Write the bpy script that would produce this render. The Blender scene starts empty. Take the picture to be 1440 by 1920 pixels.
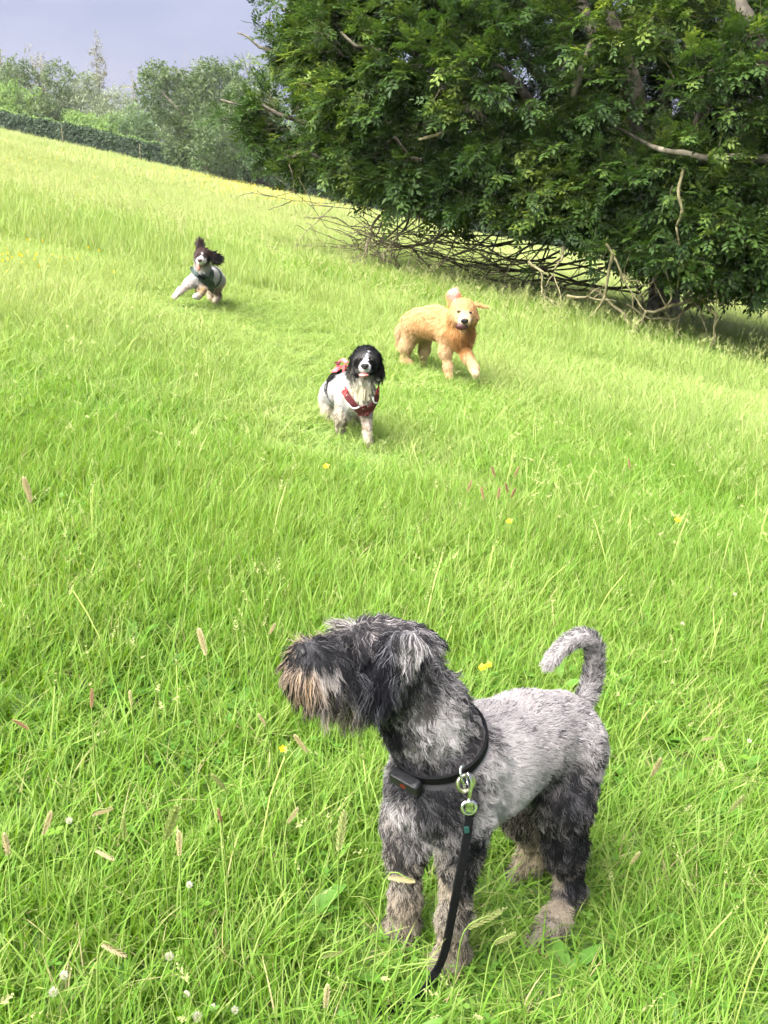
import bpy, bmesh, math, random
import numpy as np
from mathutils import Vector, Matrix, noise as mnoise
from mathutils.kdtree import KDTree

rng = np.random.default_rng(7)
random.seed(7)
SC = bpy.context.scene
COL = SC.collection

# ------------------------------------------------------------------ camera
F = 1900.0                      # focal length in photograph pixels (1440 wide)
PITCH = math.radians(17.9)
CH = 1.28                       # eye height over the ground below
SLOPE = 0.205                   # the field falls to the right
cam_d = bpy.data.cameras.new("camera")
cam_d.sensor_fit = 'HORIZONTAL'; cam_d.sensor_width = 36.0
cam_d.lens = 36.0 * F / 1440.0
cam_d.clip_start = 0.05; cam_d.clip_end = 3000
cam = bpy.data.objects.new("camera", cam_d); COL.objects.link(cam)
cam.location = (0, 0, CH)
cam.rotation_euler = (math.pi / 2 - PITCH, 0, 0)
SC.camera = cam
cam_d.dof.use_dof = False

# ------------------------------------------------------------------ sky, sun, exposure
SUN_DIR = Vector((-0.50, -0.42, 0.86)).normalized()      # towards the sun
world = bpy.data.worlds.new("World"); SC.world = world
world.use_nodes = True
wn, wl = world.node_tree.nodes, world.node_tree.links
wn.clear()
w_out = wn.new('ShaderNodeOutputWorld'); w_bg = wn.new('ShaderNodeBackground')
w_sky = wn.new('ShaderNodeTexSky'); w_sky.sky_type = 'NISHITA'; w_sky.sun_disc = False
w_sky.sun_elevation = math.asin(SUN_DIR.z)
w_sky.sun_rotation = math.atan2(SUN_DIR.x, SUN_DIR.y)
w_sky.dust_density = 2.0
w_tc = wn.new('ShaderNodeTexCoord'); w_map = wn.new('ShaderNodeMapping')
w_map.inputs['Scale'].default_value = (1.2, 1.2, 4.0)
w_no = wn.new('ShaderNodeTexNoise'); w_no.inputs['Scale'].default_value = 2.2
w_no.inputs['Detail'].default_value = 4; w_no.inputs['Roughness'].default_value = 0.5
w_rp = wn.new('ShaderNodeValToRGB')
w_rp.color_ramp.elements[0].position = 0.40; w_rp.color_ramp.elements[0].color = (0.84, 0.88, 1.36, 1)
w_rp.color_ramp.elements[1].position = 0.60; w_rp.color_ramp.elements[1].color = (1.24, 1.22, 1.66, 1)
w_mx = wn.new('ShaderNodeMix'); w_mx.data_type = 'RGBA'; w_mx.inputs[0].default_value = 0.9
wl.new(w_tc.outputs['Generated'], w_map.inputs['Vector']); wl.new(w_map.outputs['Vector'], w_no.inputs['Vector'])
wl.new(w_no.outputs['Fac'], w_rp.inputs['Fac'])
wl.new(w_sky.outputs['Color'], w_mx.inputs[6]); wl.new(w_rp.outputs['Color'], w_mx.inputs[7])
wl.new(w_mx.outputs[2], w_bg.inputs['Color']); w_bg.inputs['Strength'].default_value = 0.078
wl.new(w_bg.outputs['Background'], w_out.inputs['Surface'])

sun_d = bpy.data.lights.new("sun", 'SUN'); sun_d.energy = 4.2; sun_d.angle = math.radians(62)
sun_d.color = (1.0, 0.97, 0.91)
sun = bpy.data.objects.new("sun", sun_d); COL.objects.link(sun)
sun.rotation_euler = (-SUN_DIR).to_track_quat('-Z', 'Y').to_euler()
sun.location = (0, 0, 30)

SC.view_settings.view_transform = 'Standard'; SC.view_settings.look = 'None'
SC.view_settings.gamma = 1.0; SC.view_settings.use_curve_mapping = False
SC.view_settings.exposure = 2.42
SC.render.engine = 'CYCLES'
SC.cycles.max_bounces = 4; SC.cycles.diffuse_bounces = 3; SC.cycles.glossy_bounces = 2
SC.cycles.transmission_bounces = 3; SC.cycles.transparent_max_bounces = 8
SC.cycles.caustics_reflective = False; SC.cycles.caustics_refractive = False
SC.cycles.use_adaptive_sampling = True; SC.cycles.adaptive_threshold = 0.035; SC.cycles.adaptive_min_samples = 20
SC.cycles.use_denoising = True
SC.cycles.denoising_prefilter = 'ACCURATE'
try:
    SC.cycles_curves.shape = 'RIBBONS'
except Exception:
    pass

# ------------------------------------------------------------------ pixels -> places
CP, SP = math.cos(PITCH), math.sin(PITCH)
CAM = np.array([0, 0, CH])
def ray(px, py):
    """direction through a photograph pixel, scaled so that y = 1"""
    a, b = (px - 720) / F, (960 - py) / F
    d = np.array([a, CP + b * SP, -SP + b * CP])
    return d / d[1]
def P(px, py, Y):
    return CAM + ray(px, py) * Y
def gz(x, y):
    """height of the field"""
    x = np.asarray(x, float); y = np.asarray(y, float)
    near = np.clip((y - 2) / 4, 0, 1)
    und = 0.035 * np.sin(x * 0.9 + y * 0.35) * np.sin(y * 0.55 - x * 0.2 + 1.0) * near
    und = und + 0.10 * np.sin(x * 0.21 + 2.0) * np.sin(y * 0.17) * np.clip((y - 8) / 14, 0, 1)
    return -SLOPE * x + und - 0.013 * np.clip(y - 18, 0, 60)
def G(px, py):
    """where the line of sight through a pixel meets the field"""
    d = ray(px, py); t = 0.3
    lo, hi = 0.3, 400.0
    for _ in range(60):
        mid = 0.5 * (lo + hi); q = CAM + d * mid
        if q[2] > gz(q[0], q[1]): lo = mid
        else: hi = mid
    q = CAM + d * lo
    return q
def GY(px, Y):
    """point of the field at distance Y in the vertical plane of a pixel column"""
    x = (px - 720) / F * Y * 1.02
    return np.array([x, Y, float(gz(x, Y))])

# ------------------------------------------------------------------ object helpers
def link(o, parent=None):
    COL.objects.link(o)
    if parent is not None: o.parent = parent
    return o
def tag(o, label=None, cat=None, group=None, kind=None):
    if label: o['label'] = label
    if cat: o['category'] = cat
    if group: o['group'] = group
    if kind: o['kind'] = kind
    return o
def empty(name, loc, label=None, cat=None, group=None):
    o = bpy.data.objects.new(name, None); o.location = loc; o.empty_display_size = 0.1
    link(o); return tag(o, label, cat, group)
def mesh_obj(name, verts, faces, mat, parent=None, smooth=False, attrs=None):
    me = bpy.data.meshes.new(name)
    me.from_pydata([tuple(map(float, v)) for v in verts], [], [tuple(map(int, f)) for f in faces])
    if attrs:
        for k, arr in attrs.items():
            a = me.attributes.new(k, 'FLOAT_COLOR', 'POINT')
            c = np.ones((len(verts), 4), np.float32); arr = np.asarray(arr, np.float32)
            c[:, :arr.shape[1]] = arr; a.data.foreach_set('color', c.ravel())
    me.materials.append(mat)
    if smooth: me.polygons.foreach_set('use_smooth', [True] * len(me.polygons))
    me.update()
    o = bpy.data.objects.new(name, me)
    return link(o, parent)
class MB:
    """collects vertices and faces of one mesh"""
    def __init__(s): s.v = []; s.f = []
    def add(s, v, f):
        b = len(s.v); s.v += [tuple(map(float, q)) for q in v]; s.f += [tuple(i + b for i in q) for q in f]
    def tube(s, pts, rad, n=6, cap=True):
        pts = [Vector(p) for p in pts]; V = []; Fc = []
        up = Vector((0.13, 0.31, 0.94))
        for i, p in enumerate(pts):
            t = (pts[min(i + 1, len(pts) - 1)] - pts[max(i - 1, 0)])
            t = t.normalized() if t.length > 1e-9 else Vector((0, 0, 1))
            a = t.cross(up)
            if a.length < 1e-3: a = t.cross(Vector((1, 0, 0)))
            a.normalize(); b = t.cross(a)
            r = rad[i] if hasattr(rad, '__len__') else rad
            for k in range(n):
                an = 2 * math.pi * k / n
                V.append(p + (a * math.cos(an) + b * math.sin(an)) * r)
        for i in range(len(pts) - 1):
            for k in range(n):
                Fc.append((i * n + k, i * n + (k + 1) % n, (i + 1) * n + (k + 1) % n, (i + 1) * n + k))
        if cap:
            Fc.append(tuple(range(n))[::-1]); Fc.append(tuple((len(pts) - 1) * n + k for k in range(n)))
        s.add(V, Fc)
    def build(s, name, mat, parent=None, smooth=True):
        return mesh_obj(name, s.v, s.f, mat, parent, smooth)
def unit_sphere(nu=12, nv=8):
    V = [(0, 0, 1)]; Fc = []
    for j in range(1, nv):
        th = math.pi * j / nv
        for i in range(nu):
            ph = 2 * math.pi * i / nu
            V.append((math.sin(th) * math.cos(ph), math.sin(th) * math.sin(ph), math.cos(th)))
    V.append((0, 0, -1)); last = len(V) - 1
    for i in range(nu): Fc.append((0, 1 + i, 1 + (i + 1) % nu))
    for j in range(nv - 2):
        for i in range(nu):
            a = 1 + j * nu + i; b = 1 + j * nu + (i + 1) % nu
            Fc.append((a, a + nu, b + nu, b))
    for i in range(nu):
        Fc.append((last, 1 + (nv - 2) * nu + (i + 1) % nu, 1 + (nv - 2) * nu + i))
    return np.array(V), Fc
SPH_V, SPH_F = unit_sphere()
def nrm(v):
    v = np.asarray(v, float); return v / max(np.linalg.norm(v), 1e-9)
def smooth_path(ctrl, n):
    """Catmull-Rom through the control points"""
    c = [np.asarray(p, float) for p in ctrl]; c = [2 * c[0] - c[1]] + c + [2 * c[-1] - c[-2]]
    out = []; m = len(c) - 3
    for k in range(n):
        u = k / (n - 1) * m; i = min(int(u), m - 1); t = u - i
        p0, p1, p2, p3 = c[i:i + 4]
        out.append(0.5 * (2 * p1 + (p2 - p0) * t + (2 * p0 - 5 * p1 + 4 * p2 - p3) * t * t + (3 * p1 - p0 - 3 * p2 + p3) * t ** 3))
    return out

# ------------------------------------------------------------------ materials
def new_mat(name):
    m = bpy.data.materials.new(name); m.use_nodes = True
    nt = m.node_tree; nt.nodes.clear()
    out = nt.nodes.new('ShaderNodeOutputMaterial')
    return m, nt.nodes, nt.links, out
def plain(name, col, rough=0.6, metal=0.0, noise=0.15, scale=60, spec=0.4, sss=0):
    m, N, L, out = new_mat(name)
    b = N.new('ShaderNodeBsdfPrincipled'); b.inputs['Roughness'].default_value = rough
    b.inputs['Metallic'].default_value = metal; b.inputs['Specular IOR Level'].default_value = spec
    tc = N.new('ShaderNodeTexCoord'); no = N.new('ShaderNodeTexNoise'); no.inputs['Scale'].default_value = scale
    no.inputs['Detail'].default_value = 5
    hsv = N.new('ShaderNodeHueSaturation'); hsv.inputs['Color'].default_value = (*col, 1)
    mr = N.new('ShaderNodeMapRange'); mr.inputs[3].default_value = 1 - noise; mr.inputs[4].default_value = 1 + noise
    L.new(tc.outputs['Object'], no.inputs['Vector']); L.new(no.outputs['Fac'], mr.inputs[0])
    L.new(mr.outputs[0], hsv.inputs['Value']); L.new(hsv.outputs['Color'], b.inputs['Base Color'])
    bp = N.new('ShaderNodeBump'); bp.inputs['Strength'].default_value = 0.25; bp.inputs['Distance'].default_value = 0.01
    L.new(no.outputs['Fac'], bp.inputs['Height']); L.new(bp.outputs['Normal'], b.inputs['Normal'])
    L.new(b.outputs['BSDF'], out.inputs['Surface'])
    return m
def leaf_mat(name, ca, cb, cc=None, trans=0.35, rough=0.5, patch_scale=0.25, tip=None, spec=0.3):
    """leaf or blade: hue varies leaf by leaf (attribute 'leaf'.g), plant by plant and over the ground in patches"""
    m, N, L, out = new_mat(name)
    at = N.new('ShaderNodeAttribute'); at.attribute_name = 'leaf'
    sep = N.new('ShaderNodeSeparateColor'); L.new(at.outputs['Color'], sep.inputs[0])
    oi = N.new('ShaderNodeObjectInfo')
    geo = N.new('ShaderNodeNewGeometry')
    no = N.new('ShaderNodeTexNoise'); no.inputs['Scale'].default_value = patch_scale; no.inputs['Detail'].default_value = 3
    L.new(geo.outputs['Position'], no.inputs['Vector'])
    a1 = N.new('ShaderNodeMath'); a1.operation = 'MULTIPLY_ADD'; a1.inputs[1].default_value = 0.45
    L.new(sep.outputs[1], a1.inputs[0])
    a2 = N.new('ShaderNodeMath'); a2.operation = 'MULTIPLY'; a2.inputs[1].default_value = 0.25
    L.new(oi.outputs['Random'], a2.inputs[0]); L.new(a2.outputs[0], a1.inputs[2])
    a3 = N.new('ShaderNodeMath'); a3.operation = 'MULTIPLY_ADD'; a3.inputs[1].default_value = 1.2
    a3.inputs[2].default_value = -0.45
    L.new(no.outputs['Fac'], a3.inputs[0])
    a4 = N.new('ShaderNodeMath'); a4.operation = 'ADD'; a4.use_clamp = True
    L.new(a1.outputs[0], a4.inputs[0]); L.new(a3.outputs[0], a4.inputs[1])
    rp = N.new('ShaderNodeValToRGB'); e = rp.color_ramp.elements
    e[0].position = 0.1; e[0].color = (*ca, 1); e[1].position = 0.62; e[1].color = (*cb, 1)
    if cc is not None:
        x = rp.color_ramp.elements.new(0.95); x.color = (*cc, 1)
    L.new(a4.outputs[0], rp.inputs['Fac'])
    col = rp.outputs['Color']
    if tip is not None:
        # withered tips on some of the blades
        mm = N.new('ShaderNodeMath'); mm.operation = 'MULTIPLY'
        p1 = N.new('ShaderNodeMath'); p1.operation = 'POWER'; p1.inputs[1].default_value = 2.2; L.new(sep.outputs[0], p1.inputs[0])
        p2 = N.new('ShaderNodeMapRange'); p2.inputs[1].default_value = 0.55; p2.inputs[2].default_value = 1.0; p2.inputs[4].default_value = 0.75
        L.new(sep.outputs[2], p2.inputs[0]); L.new(p1.outputs[0], mm.inputs[0]); L.new(p2.outputs[0], mm.inputs[1])
        mx = N.new('ShaderNodeMix'); mx.data_type = 'RGBA'; L.new(mm.outputs[0], mx.inputs[0])
        L.new(col, mx.inputs[6]); mx.inputs[7].default_value = (*tip, 1); col = mx.outputs[2]
    b = N.new('ShaderNodeBsdfPrincipled'); b.inputs['Roughness'].default_value = rough
    b.inputs['Specular IOR Level'].default_value = spec
    t = N.new('ShaderNodeBsdfTranslucent'); mixs = N.new('ShaderNodeMixShader'); mixs.inputs[0].default_value = trans
    L.new(col, b.inputs['Base Color'])
    h2 = N.new('ShaderNodeHueSaturation'); h2.inputs['Saturation'].default_value = 1.1; h2.inputs['Value'].default_value = 1.5
    h2.inputs['Hue'].default_value = 0.485
    L.new(col, h2.inputs['Color']); L.new(h2.outputs['Color'], t.inputs['Color'])
    L.new(b.outputs['BSDF'], mixs.inputs[1]); L.new(t.outputs['BSDF'], mixs.inputs[2]); L.new(mixs.outputs[0], out.inputs['Surface'])
    return m
def bark_mat(name, ca, cb, scale=9):
    m, N, L, out = new_mat(name)
    b = N.new('ShaderNodeBsdfPrincipled'); b.inputs['Roughness'].default_value = 0.85
    geo = N.new('ShaderNodeTexCoord'); no = N.new('ShaderNodeTexNoise'); no.inputs['Scale'].default_value = scale
    no.inputs['Detail'].default_value = 8; L.new(geo.outputs['Object'], no.inputs['Vector'])
    rp = N.new('ShaderNodeValToRGB'); e = rp.color_ramp.elements
    e[0].position = 0.35; e[0].color = (*ca, 1); e[1].position = 0.68; e[1].color = (*cb, 1)
    L.new(no.outputs['Fac'], rp.inputs['Fac']); L.new(rp.outputs['Color'], b.inputs['Base Color'])
    bp = N.new('ShaderNodeBump'); bp.inputs['Strength'].default_value = 0.6; bp.inputs['Distance'].default_value = 0.02
    L.new(no.outputs['Fac'], bp.inputs['Height']); L.new(bp.outputs['Normal'], b.inputs['Normal'])
    L.new(b.outputs['BSDF'], out.inputs['Surface'])
    return m
def fur_mat(name, rough=0.45, spec=0.35):
    m, N, L, out = new_mat(name)
    at = N.new('ShaderNodeAttribute'); at.attribute_name = 'coat'
    b = N.new('ShaderNodeBsdfPrincipled'); b.inputs['Roughness'].default_value = rough
    b.inputs['Specular IOR Level'].default_value = spec
    L.new(at.outputs['Color'], b.inputs['Base Color'])
    t = N.new('ShaderNodeBsdfTranslucent'); L.new(at.outputs['Color'], t.inputs['Color'])
    mx = N.new('ShaderNodeMixShader'); mx.inputs[0].default_value = 0.3
    L.new(b.outputs['BSDF'], mx.inputs[1]); L.new(t.outputs['BSDF'], mx.inputs[2])
    L.new(mx.outputs[0], out.inputs['Surface'])
    return m
M = {}
M['grass'] = leaf_mat('grass_blade', (0.085, 0.195, 0.016), (0.155, 0.285, 0.036), (0.275, 0.375, 0.10), 0.42, 0.55, 0.45, tip=(0.40, 0.37, 0.16), spec=0.2)
M['grass_mid'] = leaf_mat('hazed_grass_blade', (0.15, 0.25, 0.045), (0.235, 0.33, 0.085), (0.35, 0.40, 0.15), 0.40, 0.6, 0.35, tip=(0.46, 0.43, 0.24), spec=0.15)  # paler than the near blades: washed-out haze put into the colour
M['straw'] = leaf_mat('dead_grass', (0.30, 0.25, 0.12), (0.42, 0.36, 0.19), None, 0.3, 0.7, 2.0)
M['weed'] = leaf_mat('broad_weed', (0.055, 0.15, 0.02), (0.10, 0.22, 0.03), (0.17, 0.28, 0.05), 0.35, 0.5, 1.0, spec=0.25)
M['grass_far'] = leaf_mat('hazed_meadow_grass', (0.21, 0.29, 0.08), (0.30, 0.36, 0.125), (0.42, 0.42, 0.19), 0.36, 0.6, 0.16, tip=(0.50, 0.45, 0.27), spec=0.15)  # creamier still: haze of the distance put into the blade colour
M['stem'] = leaf_mat('grass_stem', (0.16, 0.26, 0.05), (0.26, 0.32, 0.08), None, 0.2, 0.5)
M['seed'] = leaf_mat('seed_head', (0.44, 0.38, 0.20), (0.50, 0.42, 0.25), (0.54, 0.45, 0.32), 0.3, 0.7, 3.0)
M['seed_green'] = leaf_mat('green_seed_head', (0.22, 0.27, 0.08), (0.34, 0.36, 0.15), None, 0.3, 0.7, 3.0)
M['sorrel'] = leaf_mat('sorrel_seed', (0.30, 0.15, 0.09), (0.38, 0.22, 0.14), None, 0.2, 0.7, 3.0)
M['ash'] = leaf_mat('ash_leaf', (0.013, 0.036, 0.008), (0.050, 0.096, 0.017), (0.19, 0.255, 0.048), 0.36, 0.55, 0.8, spec=0.22)
M['bark'] = bark_mat('ash_bark', (0.045, 0.038, 0.026), (0.21, 0.18, 0.13))
M['dark_bark'] = bark_mat('dark_bark', (0.03, 0.025, 0.018), (0.09, 0.072, 0.05))
M['twig'] = bark_mat('dead_twig', (0.055, 0.045, 0.026), (0.17, 0.14, 0.08), 14)
M['pale_twig'] = bark_mat('lichen_twig', (0.09, 0.08, 0.035), (0.24, 0.21, 0.11), 14)

# soil under the grass
def ground_mat():
    m, N, L, out = new_mat('meadow_ground')
    geo = N.new('ShaderNodeNewGeometry'); b = N.new('ShaderNodeBsdfPrincipled'); b.inputs['Roughness'].default_value = 0.95
    n1 = N.new('ShaderNodeTexNoise'); n1.inputs['Scale'].default_value = 0.22; n1.inputs['Detail'].default_value = 6
    n2 = N.new('ShaderNodeTexNoise'); n2.inputs['Scale'].default_value = 18; n2.inputs['Detail'].default_value = 6
    L.new(geo.outputs['Position'], n1.inputs['Vector']); L.new(geo.outputs['Position'], n2.inputs['Vector'])
    r1 = N.new('ShaderNodeValToRGB'); e = r1.color_ramp.elements
    e[0].position = 0.3; e[0].color = (0.09, 0.20, 0.035, 1); e[1].position = 0.7; e[1].color = (0.19, 0.29, 0.07, 1)
    r2 = N.new('ShaderNodeValToRGB'); e = r2.color_ramp.elements
    e[0].position = 0.35; e[0].color = (0.45, 0.45, 0.4, 1); e[1].position = 0.65; e[1].color = (1, 1, 1, 1)
    mx = N.new('ShaderNodeMix'); mx.data_type = 'RGBA'; mx.blend_type = 'MULTIPLY'; mx.inputs[0].default_value = 1
    L.new(n1.outputs['Fac'], r1.inputs['Fac']); L.new(n2.outputs['Fac'], r2.inputs['Fac'])
    L.new(r1.outputs['Color'], mx.inputs[6]); L.new(r2.outputs['Color'], mx.inputs[7])
    L.new(mx.outputs[2], b.inputs['Base Color'])
    bp = N.new('ShaderNodeBump'); bp.inputs['Strength'].default_value = 0.7; bp.inputs['Distance'].default_value = 0.03
    L.new(n2.outputs['Fac'], bp.inputs['Height']); L.new(bp.outputs['Normal'], b.inputs['Normal'])
    L.new(b.outputs['BSDF'], out.inputs['Surface'])
    return m
M['ground'] = ground_mat()

# ------------------------------------------------------------------ the field
def build_ground():
    ys = np.concatenate([np.linspace(-6, 14, 81), np.linspace(14.5, 60, 80), np.linspace(62, 118, 26), np.array([])])
    xs0 = np.linspace(-1, 1, 121)
    V = []; Fc = []
    for y in ys:
        w = 14 + max(y, 0) * 0.85
        for u in xs0:
            x = w * (0.35 * u + 0.65 * u ** 3)
            V.append((x, y, float(gz(x, y))))
    n = len(xs0)
    for j in range(len(ys) - 1):
        for i in range(n - 1):
            a = j * n + i; Fc.append((a, a + 1, a + n + 1, a + n))
    o = mesh_obj('ground', V, Fc, M['ground'], smooth=True)
    tag(o, 'sloping green meadow ground under the grass', None, kind='structure')
build_ground()

# ------------------------------------------------------------------ scattering (only for what nobody could count)
def scatter(name, pts, eul, scl, idx, coll, parent=None):
    n = len(pts)
    me = bpy.data.meshes.new(name); me.vertices.add(n)
    me.vertices.foreach_set('co', np.asarray(pts, np.float32).ravel())
    a = me.attributes.new('rot', 'FLOAT_VECTOR', 'POINT'); a.data.foreach_set('vector', np.asarray(eul, np.float32).ravel())
    a = me.attributes.new('scl', 'FLOAT_VECTOR', 'POINT'); a.data.foreach_set('vector', np.asarray(scl, np.float32).ravel())
    a = me.attributes.new('idx', 'INT', 'POINT'); a.data.foreach_set('value', np.asarray(idx, np.int32))
    o = link(bpy.data.objects.new(name, me), parent)
    ng = bpy.data.node_groups.new(name + '_scatter', 'GeometryNodeTree')
    ng.interface.new_socket('Geometry', in_out='INPUT', socket_type='NodeSocketGeometry')
    ng.interface.new_socket('Geometry', in_out='OUTPUT', socket_type='NodeSocketGeometry')
    N, L = ng.nodes, ng.links
    gi = N.new('NodeGroupInput'); go = N.new('NodeGroupOutput')
    ip = N.new('GeometryNodeInstanceOnPoints'); ci = N.new('GeometryNodeCollectionInfo')
    ci.inputs['Collection'].default_value = coll
    ci.inputs['Separate Children'].default_value = True; ci.inputs['Reset Children'].default_value = True
    def na(nm, ty):
        x = N.new('GeometryNodeInputNamedAttribute'); x.data_type = ty; x.inputs['Name'].default_value = nm
        return [s for s in x.outputs if s.enabled and s.name == 'Attribute'][0]
    e2r = N.new('FunctionNodeEulerToRotation')
    L.new(gi.outputs[0], ip.inputs['Points']); L.new(ci.outputs[0], ip.inputs['Instance'])
    ip.inputs['Pick Instance'].default_value = True
    L.new(na('idx', 'INT'), ip.inputs['Instance Index'])
    L.new(na('rot', 'FLOAT_VECTOR'), e2r.inputs[0]); L.new(e2r.outputs[0], ip.inputs['Rotation'])
    L.new(na('scl', 'FLOAT_VECTOR'), ip.inputs['Scale'])
    L.new(ip.outputs[0], go.inputs[0])
    md = o.modifiers.new('scatter', 'NODES'); md.node_group = ng
    return o
def src_collection(name, objs):
    c = bpy.data.collections.new(name)
    for i, o in enumerate(objs):
        o.name = '%s_%03d' % (name, i); c.objects.link(o)      # picked by index in name order
    return c
def raw_mesh(name, V, Fc, mats, attr=None, midx=None):
    me = bpy.data.meshes.new(name); me.from_pydata([tuple(map(float, v)) for v in V], [], Fc)
    for m in mats: me.materials.append(m)
    if attr is not None:
        a = me.attributes.new('leaf', 'FLOAT_COLOR', 'POINT')
        c = np.ones((len(V), 4), np.float32); c[:, :3] = np.asarray(attr, np.float32); a.data.foreach_set('color', c.ravel())
    if midx is not None: me.polygons.foreach_set('material_index', midx)
    me.polygons.foreach_set('use_smooth', [True] * len(me.polygons))
    me.update(); return me
def blade(V, Fc, A, r, base, az, h, w, bend, segs=3, twist=0.0, t0=0.0):
    """one grass blade: a bent, tapering strip"""
    b = len(V); d = np.array([math.cos(az), math.sin(az), 0]); s = np.array([-d[1], d[0], 0])
    r1, r2 = r.random(), r.random()
    for i in range(segs + 1):
        t = i / segs
        lean = bend * t * t
        p = base + d * (h * lean) + np.array([0, 0, h * (t - 0.35 * abs(bend) * t * t)])
        ww = w * (1 - t ** 1.8) * 0.5 + 0.0002
        sd = s * math.cos(twist * t) + d * math.sin(twist * t)
        V.append(p + sd * ww); V.append(p - sd * ww)
        A.append((t, r1, r2)); A.append((t, r1, r2))
    for i in range(segs):
        q = b + 2 * i; Fc.append((q, q + 1, q + 3, q + 2))
def make_tuft(name, seed, n, rad, h0, h1, w0, w1, bend, segs, mat):
    r = random.Random(seed); V = []; Fc = []; A = []
    for k in range(n):
        a = r.random() * 6.283; q = rad * math.sqrt(r.random())
        base = np.array([q * math.cos(a), q * math.sin(a), -0.01])
        blade(V, Fc, A, r, base, r.random() * 6.283, r.uniform(h0, h1), r.uniform(w0, w1), r.uniform(0.1, bend), segs, r.uniform(-0.8, 0.8))
    return bpy.data.objects.new(name, raw_mesh(name, V, Fc, [mat], A))
def make_stalk_tuft(name, seed, n, rad, h0, h1, mats, head=0.05):
    """thin flowering stems with small nodding heads"""
    r = random.Random(seed); V = []; Fc = []; A = []; mi = []
    for k in range(n):
        a = r.random() * 6.283; q = rad * math.sqrt(r.random())
        base = np.array([q * math.cos(a), q * math.sin(a), 0.0]); h = r.uniform(h0, h1); az = r.random() * 6.283
        d = np.array([math.cos(az), math.sin(az), 0]); s = np.array([-d[1], d[0], 0]); bend = r.uniform(0.1, 0.45)
        pts = [base + d * h * bend * t ** 2.2 + np.array([0, 0, h * (t - 0.25 * bend * t * t)]) for t in (0, .35, .7, 1)]
        f0 = len(Fc); b = len(V); rr = (r.random(), r.random())
        for i, p in enumerate(pts):
            V += [p + s * 0.0011, p - s * 0.0011]; A += [(i / 3, *rr)] * 2
        for i in range(3): Fc.append((b + 2 * i, b + 2 * i + 1, b + 2 * i + 3, b + 2 * i + 2))
        mi += [0] * 3
        L = head * r.uniform(0.6, 1.3); tdir = nrm(pts[-1] - pts[-2] + np.array([0, 0, -0.04]) * r.random())
        for j in range(7):
            t = j / 6; p = pts[-1] + tdir * L * t
            for sg in (-1, 1):
                b = len(V); side = nrm(s * sg * math.cos(j * 2.1) + np.cross(tdir, s) * math.sin(j * 2.1) + tdir * 0.9)
                wv = nrm(np.cross(side, tdir)) * L * 0.045; ln = L * (0.26 - 0.16 * t)
                V += [p, p + side * ln * .5 + wv, p + side * ln, p + side * ln * .5 - wv]; A += [(t, *rr)] * 4
                Fc.append((b, b + 1, b + 2, b + 3)); mi.append(1)
    return bpy.data.objects.new(name, raw_mesh(name, V, Fc, mats, A, mi))

def make_weed(seed, kind):
    """low broad-leaved plants between the blades: plantain rosettes and clover leaves"""
    r = random.Random(seed); V = []; Fc = []; A = []
    if kind < 2:
        for k in range(5):
            a = k * 1.25 + r.uniform(-.3, .3); L = r.uniform(.06, .11); w = L * r.uniform(.14, .22); up = r.uniform(.5, 1.2)
            d = np.array([math.cos(a), math.sin(a), 0]); s = np.array([-d[1], d[0], 0]); b = len(V); r1, r2 = r.random(), r.random() * .6
            for i in range(6):
                t = i / 5; p = d * L * t + np.array([0, 0, L * (up * t - .55 * up * t * t)]); q = w * math.sin(math.pi * (.08 + .9 * t)) ** .8
                V += [p + s * q + np.array([0, 0, q * .3]), p, p - s * q + np.array([0, 0, q * .3])]; A += [(t * .5, r1, r2)] * 3
            for i in range(5):
                for c in (0, 1): Fc.append((b + 3 * i + c, b + 3 * i + c + 1, b + 3 * i + c + 4, b + 3 * i + c + 3))
    else:
        for k in range(7):
            c = np.array([r.gauss(0, .03), r.gauss(0, .03), r.uniform(.04, .10)]); r1 = r.random(); az = r.random() * 6.28; b = len(V)
            V += [c * [1, 1, 0] + [.0008, 0, 0], c * [1, 1, 0] - [.0008, 0, 0], c - [.0006, 0, 0], c + [.0006, 0, 0]]; A += [(0, r1, .2)] * 4; Fc.append((b, b + 1, b + 2, b + 3))
            for j in range(3):
                a = az + j * 2.094; d = nrm(np.array([math.cos(a), math.sin(a), r.uniform(.0, .4)])); s = np.array([-math.sin(a), math.cos(a), 0]); b = len(V); L = r.uniform(.010, .016)
                V += [c, c + d * L * .55 + s * L * .45, c + d * L + s * L * .22, c + d * L - s * L * .22, c + d * L * .55 - s * L * .45]; A += [(.3, r1, .2)] * 5; Fc.append((b, b + 1, b + 2, b + 3, b + 4))
    return bpy.data.objects.new('weed', raw_mesh('weed', V, Fc, [M['weed']], A))
def wedge_points(y0, y1, dens, margin, seed, k=0.44, fn=None):
    """random points of the field between two distances, a little wider than the view"""
    r = np.random.default_rng(seed)
    wmax = k * y1 + margin; n = int(dens * (y1 - y0) * 2 * wmax)
    y = r.uniform(y0, y1, n); x = r.uniform(-wmax, wmax, n)
    m = np.abs(x) < k * y + margin
    x, y = x[m], y[m]
    return x, y, r
def patch(x, y, s, ph):
    return 0.5 + 0.5 * np.sin(x * s + ph + 1.3 * np.sin(y * s * 0.7 + ph)) * np.sin(y * s * 0.8 - ph + 0.9 * np.sin(x * s * 0.9))
FEET = [G(850, 1812), G(755, 1755), G(1005, 1785), G(972, 1650)]
FC = np.mean(FEET, axis=0)

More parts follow.
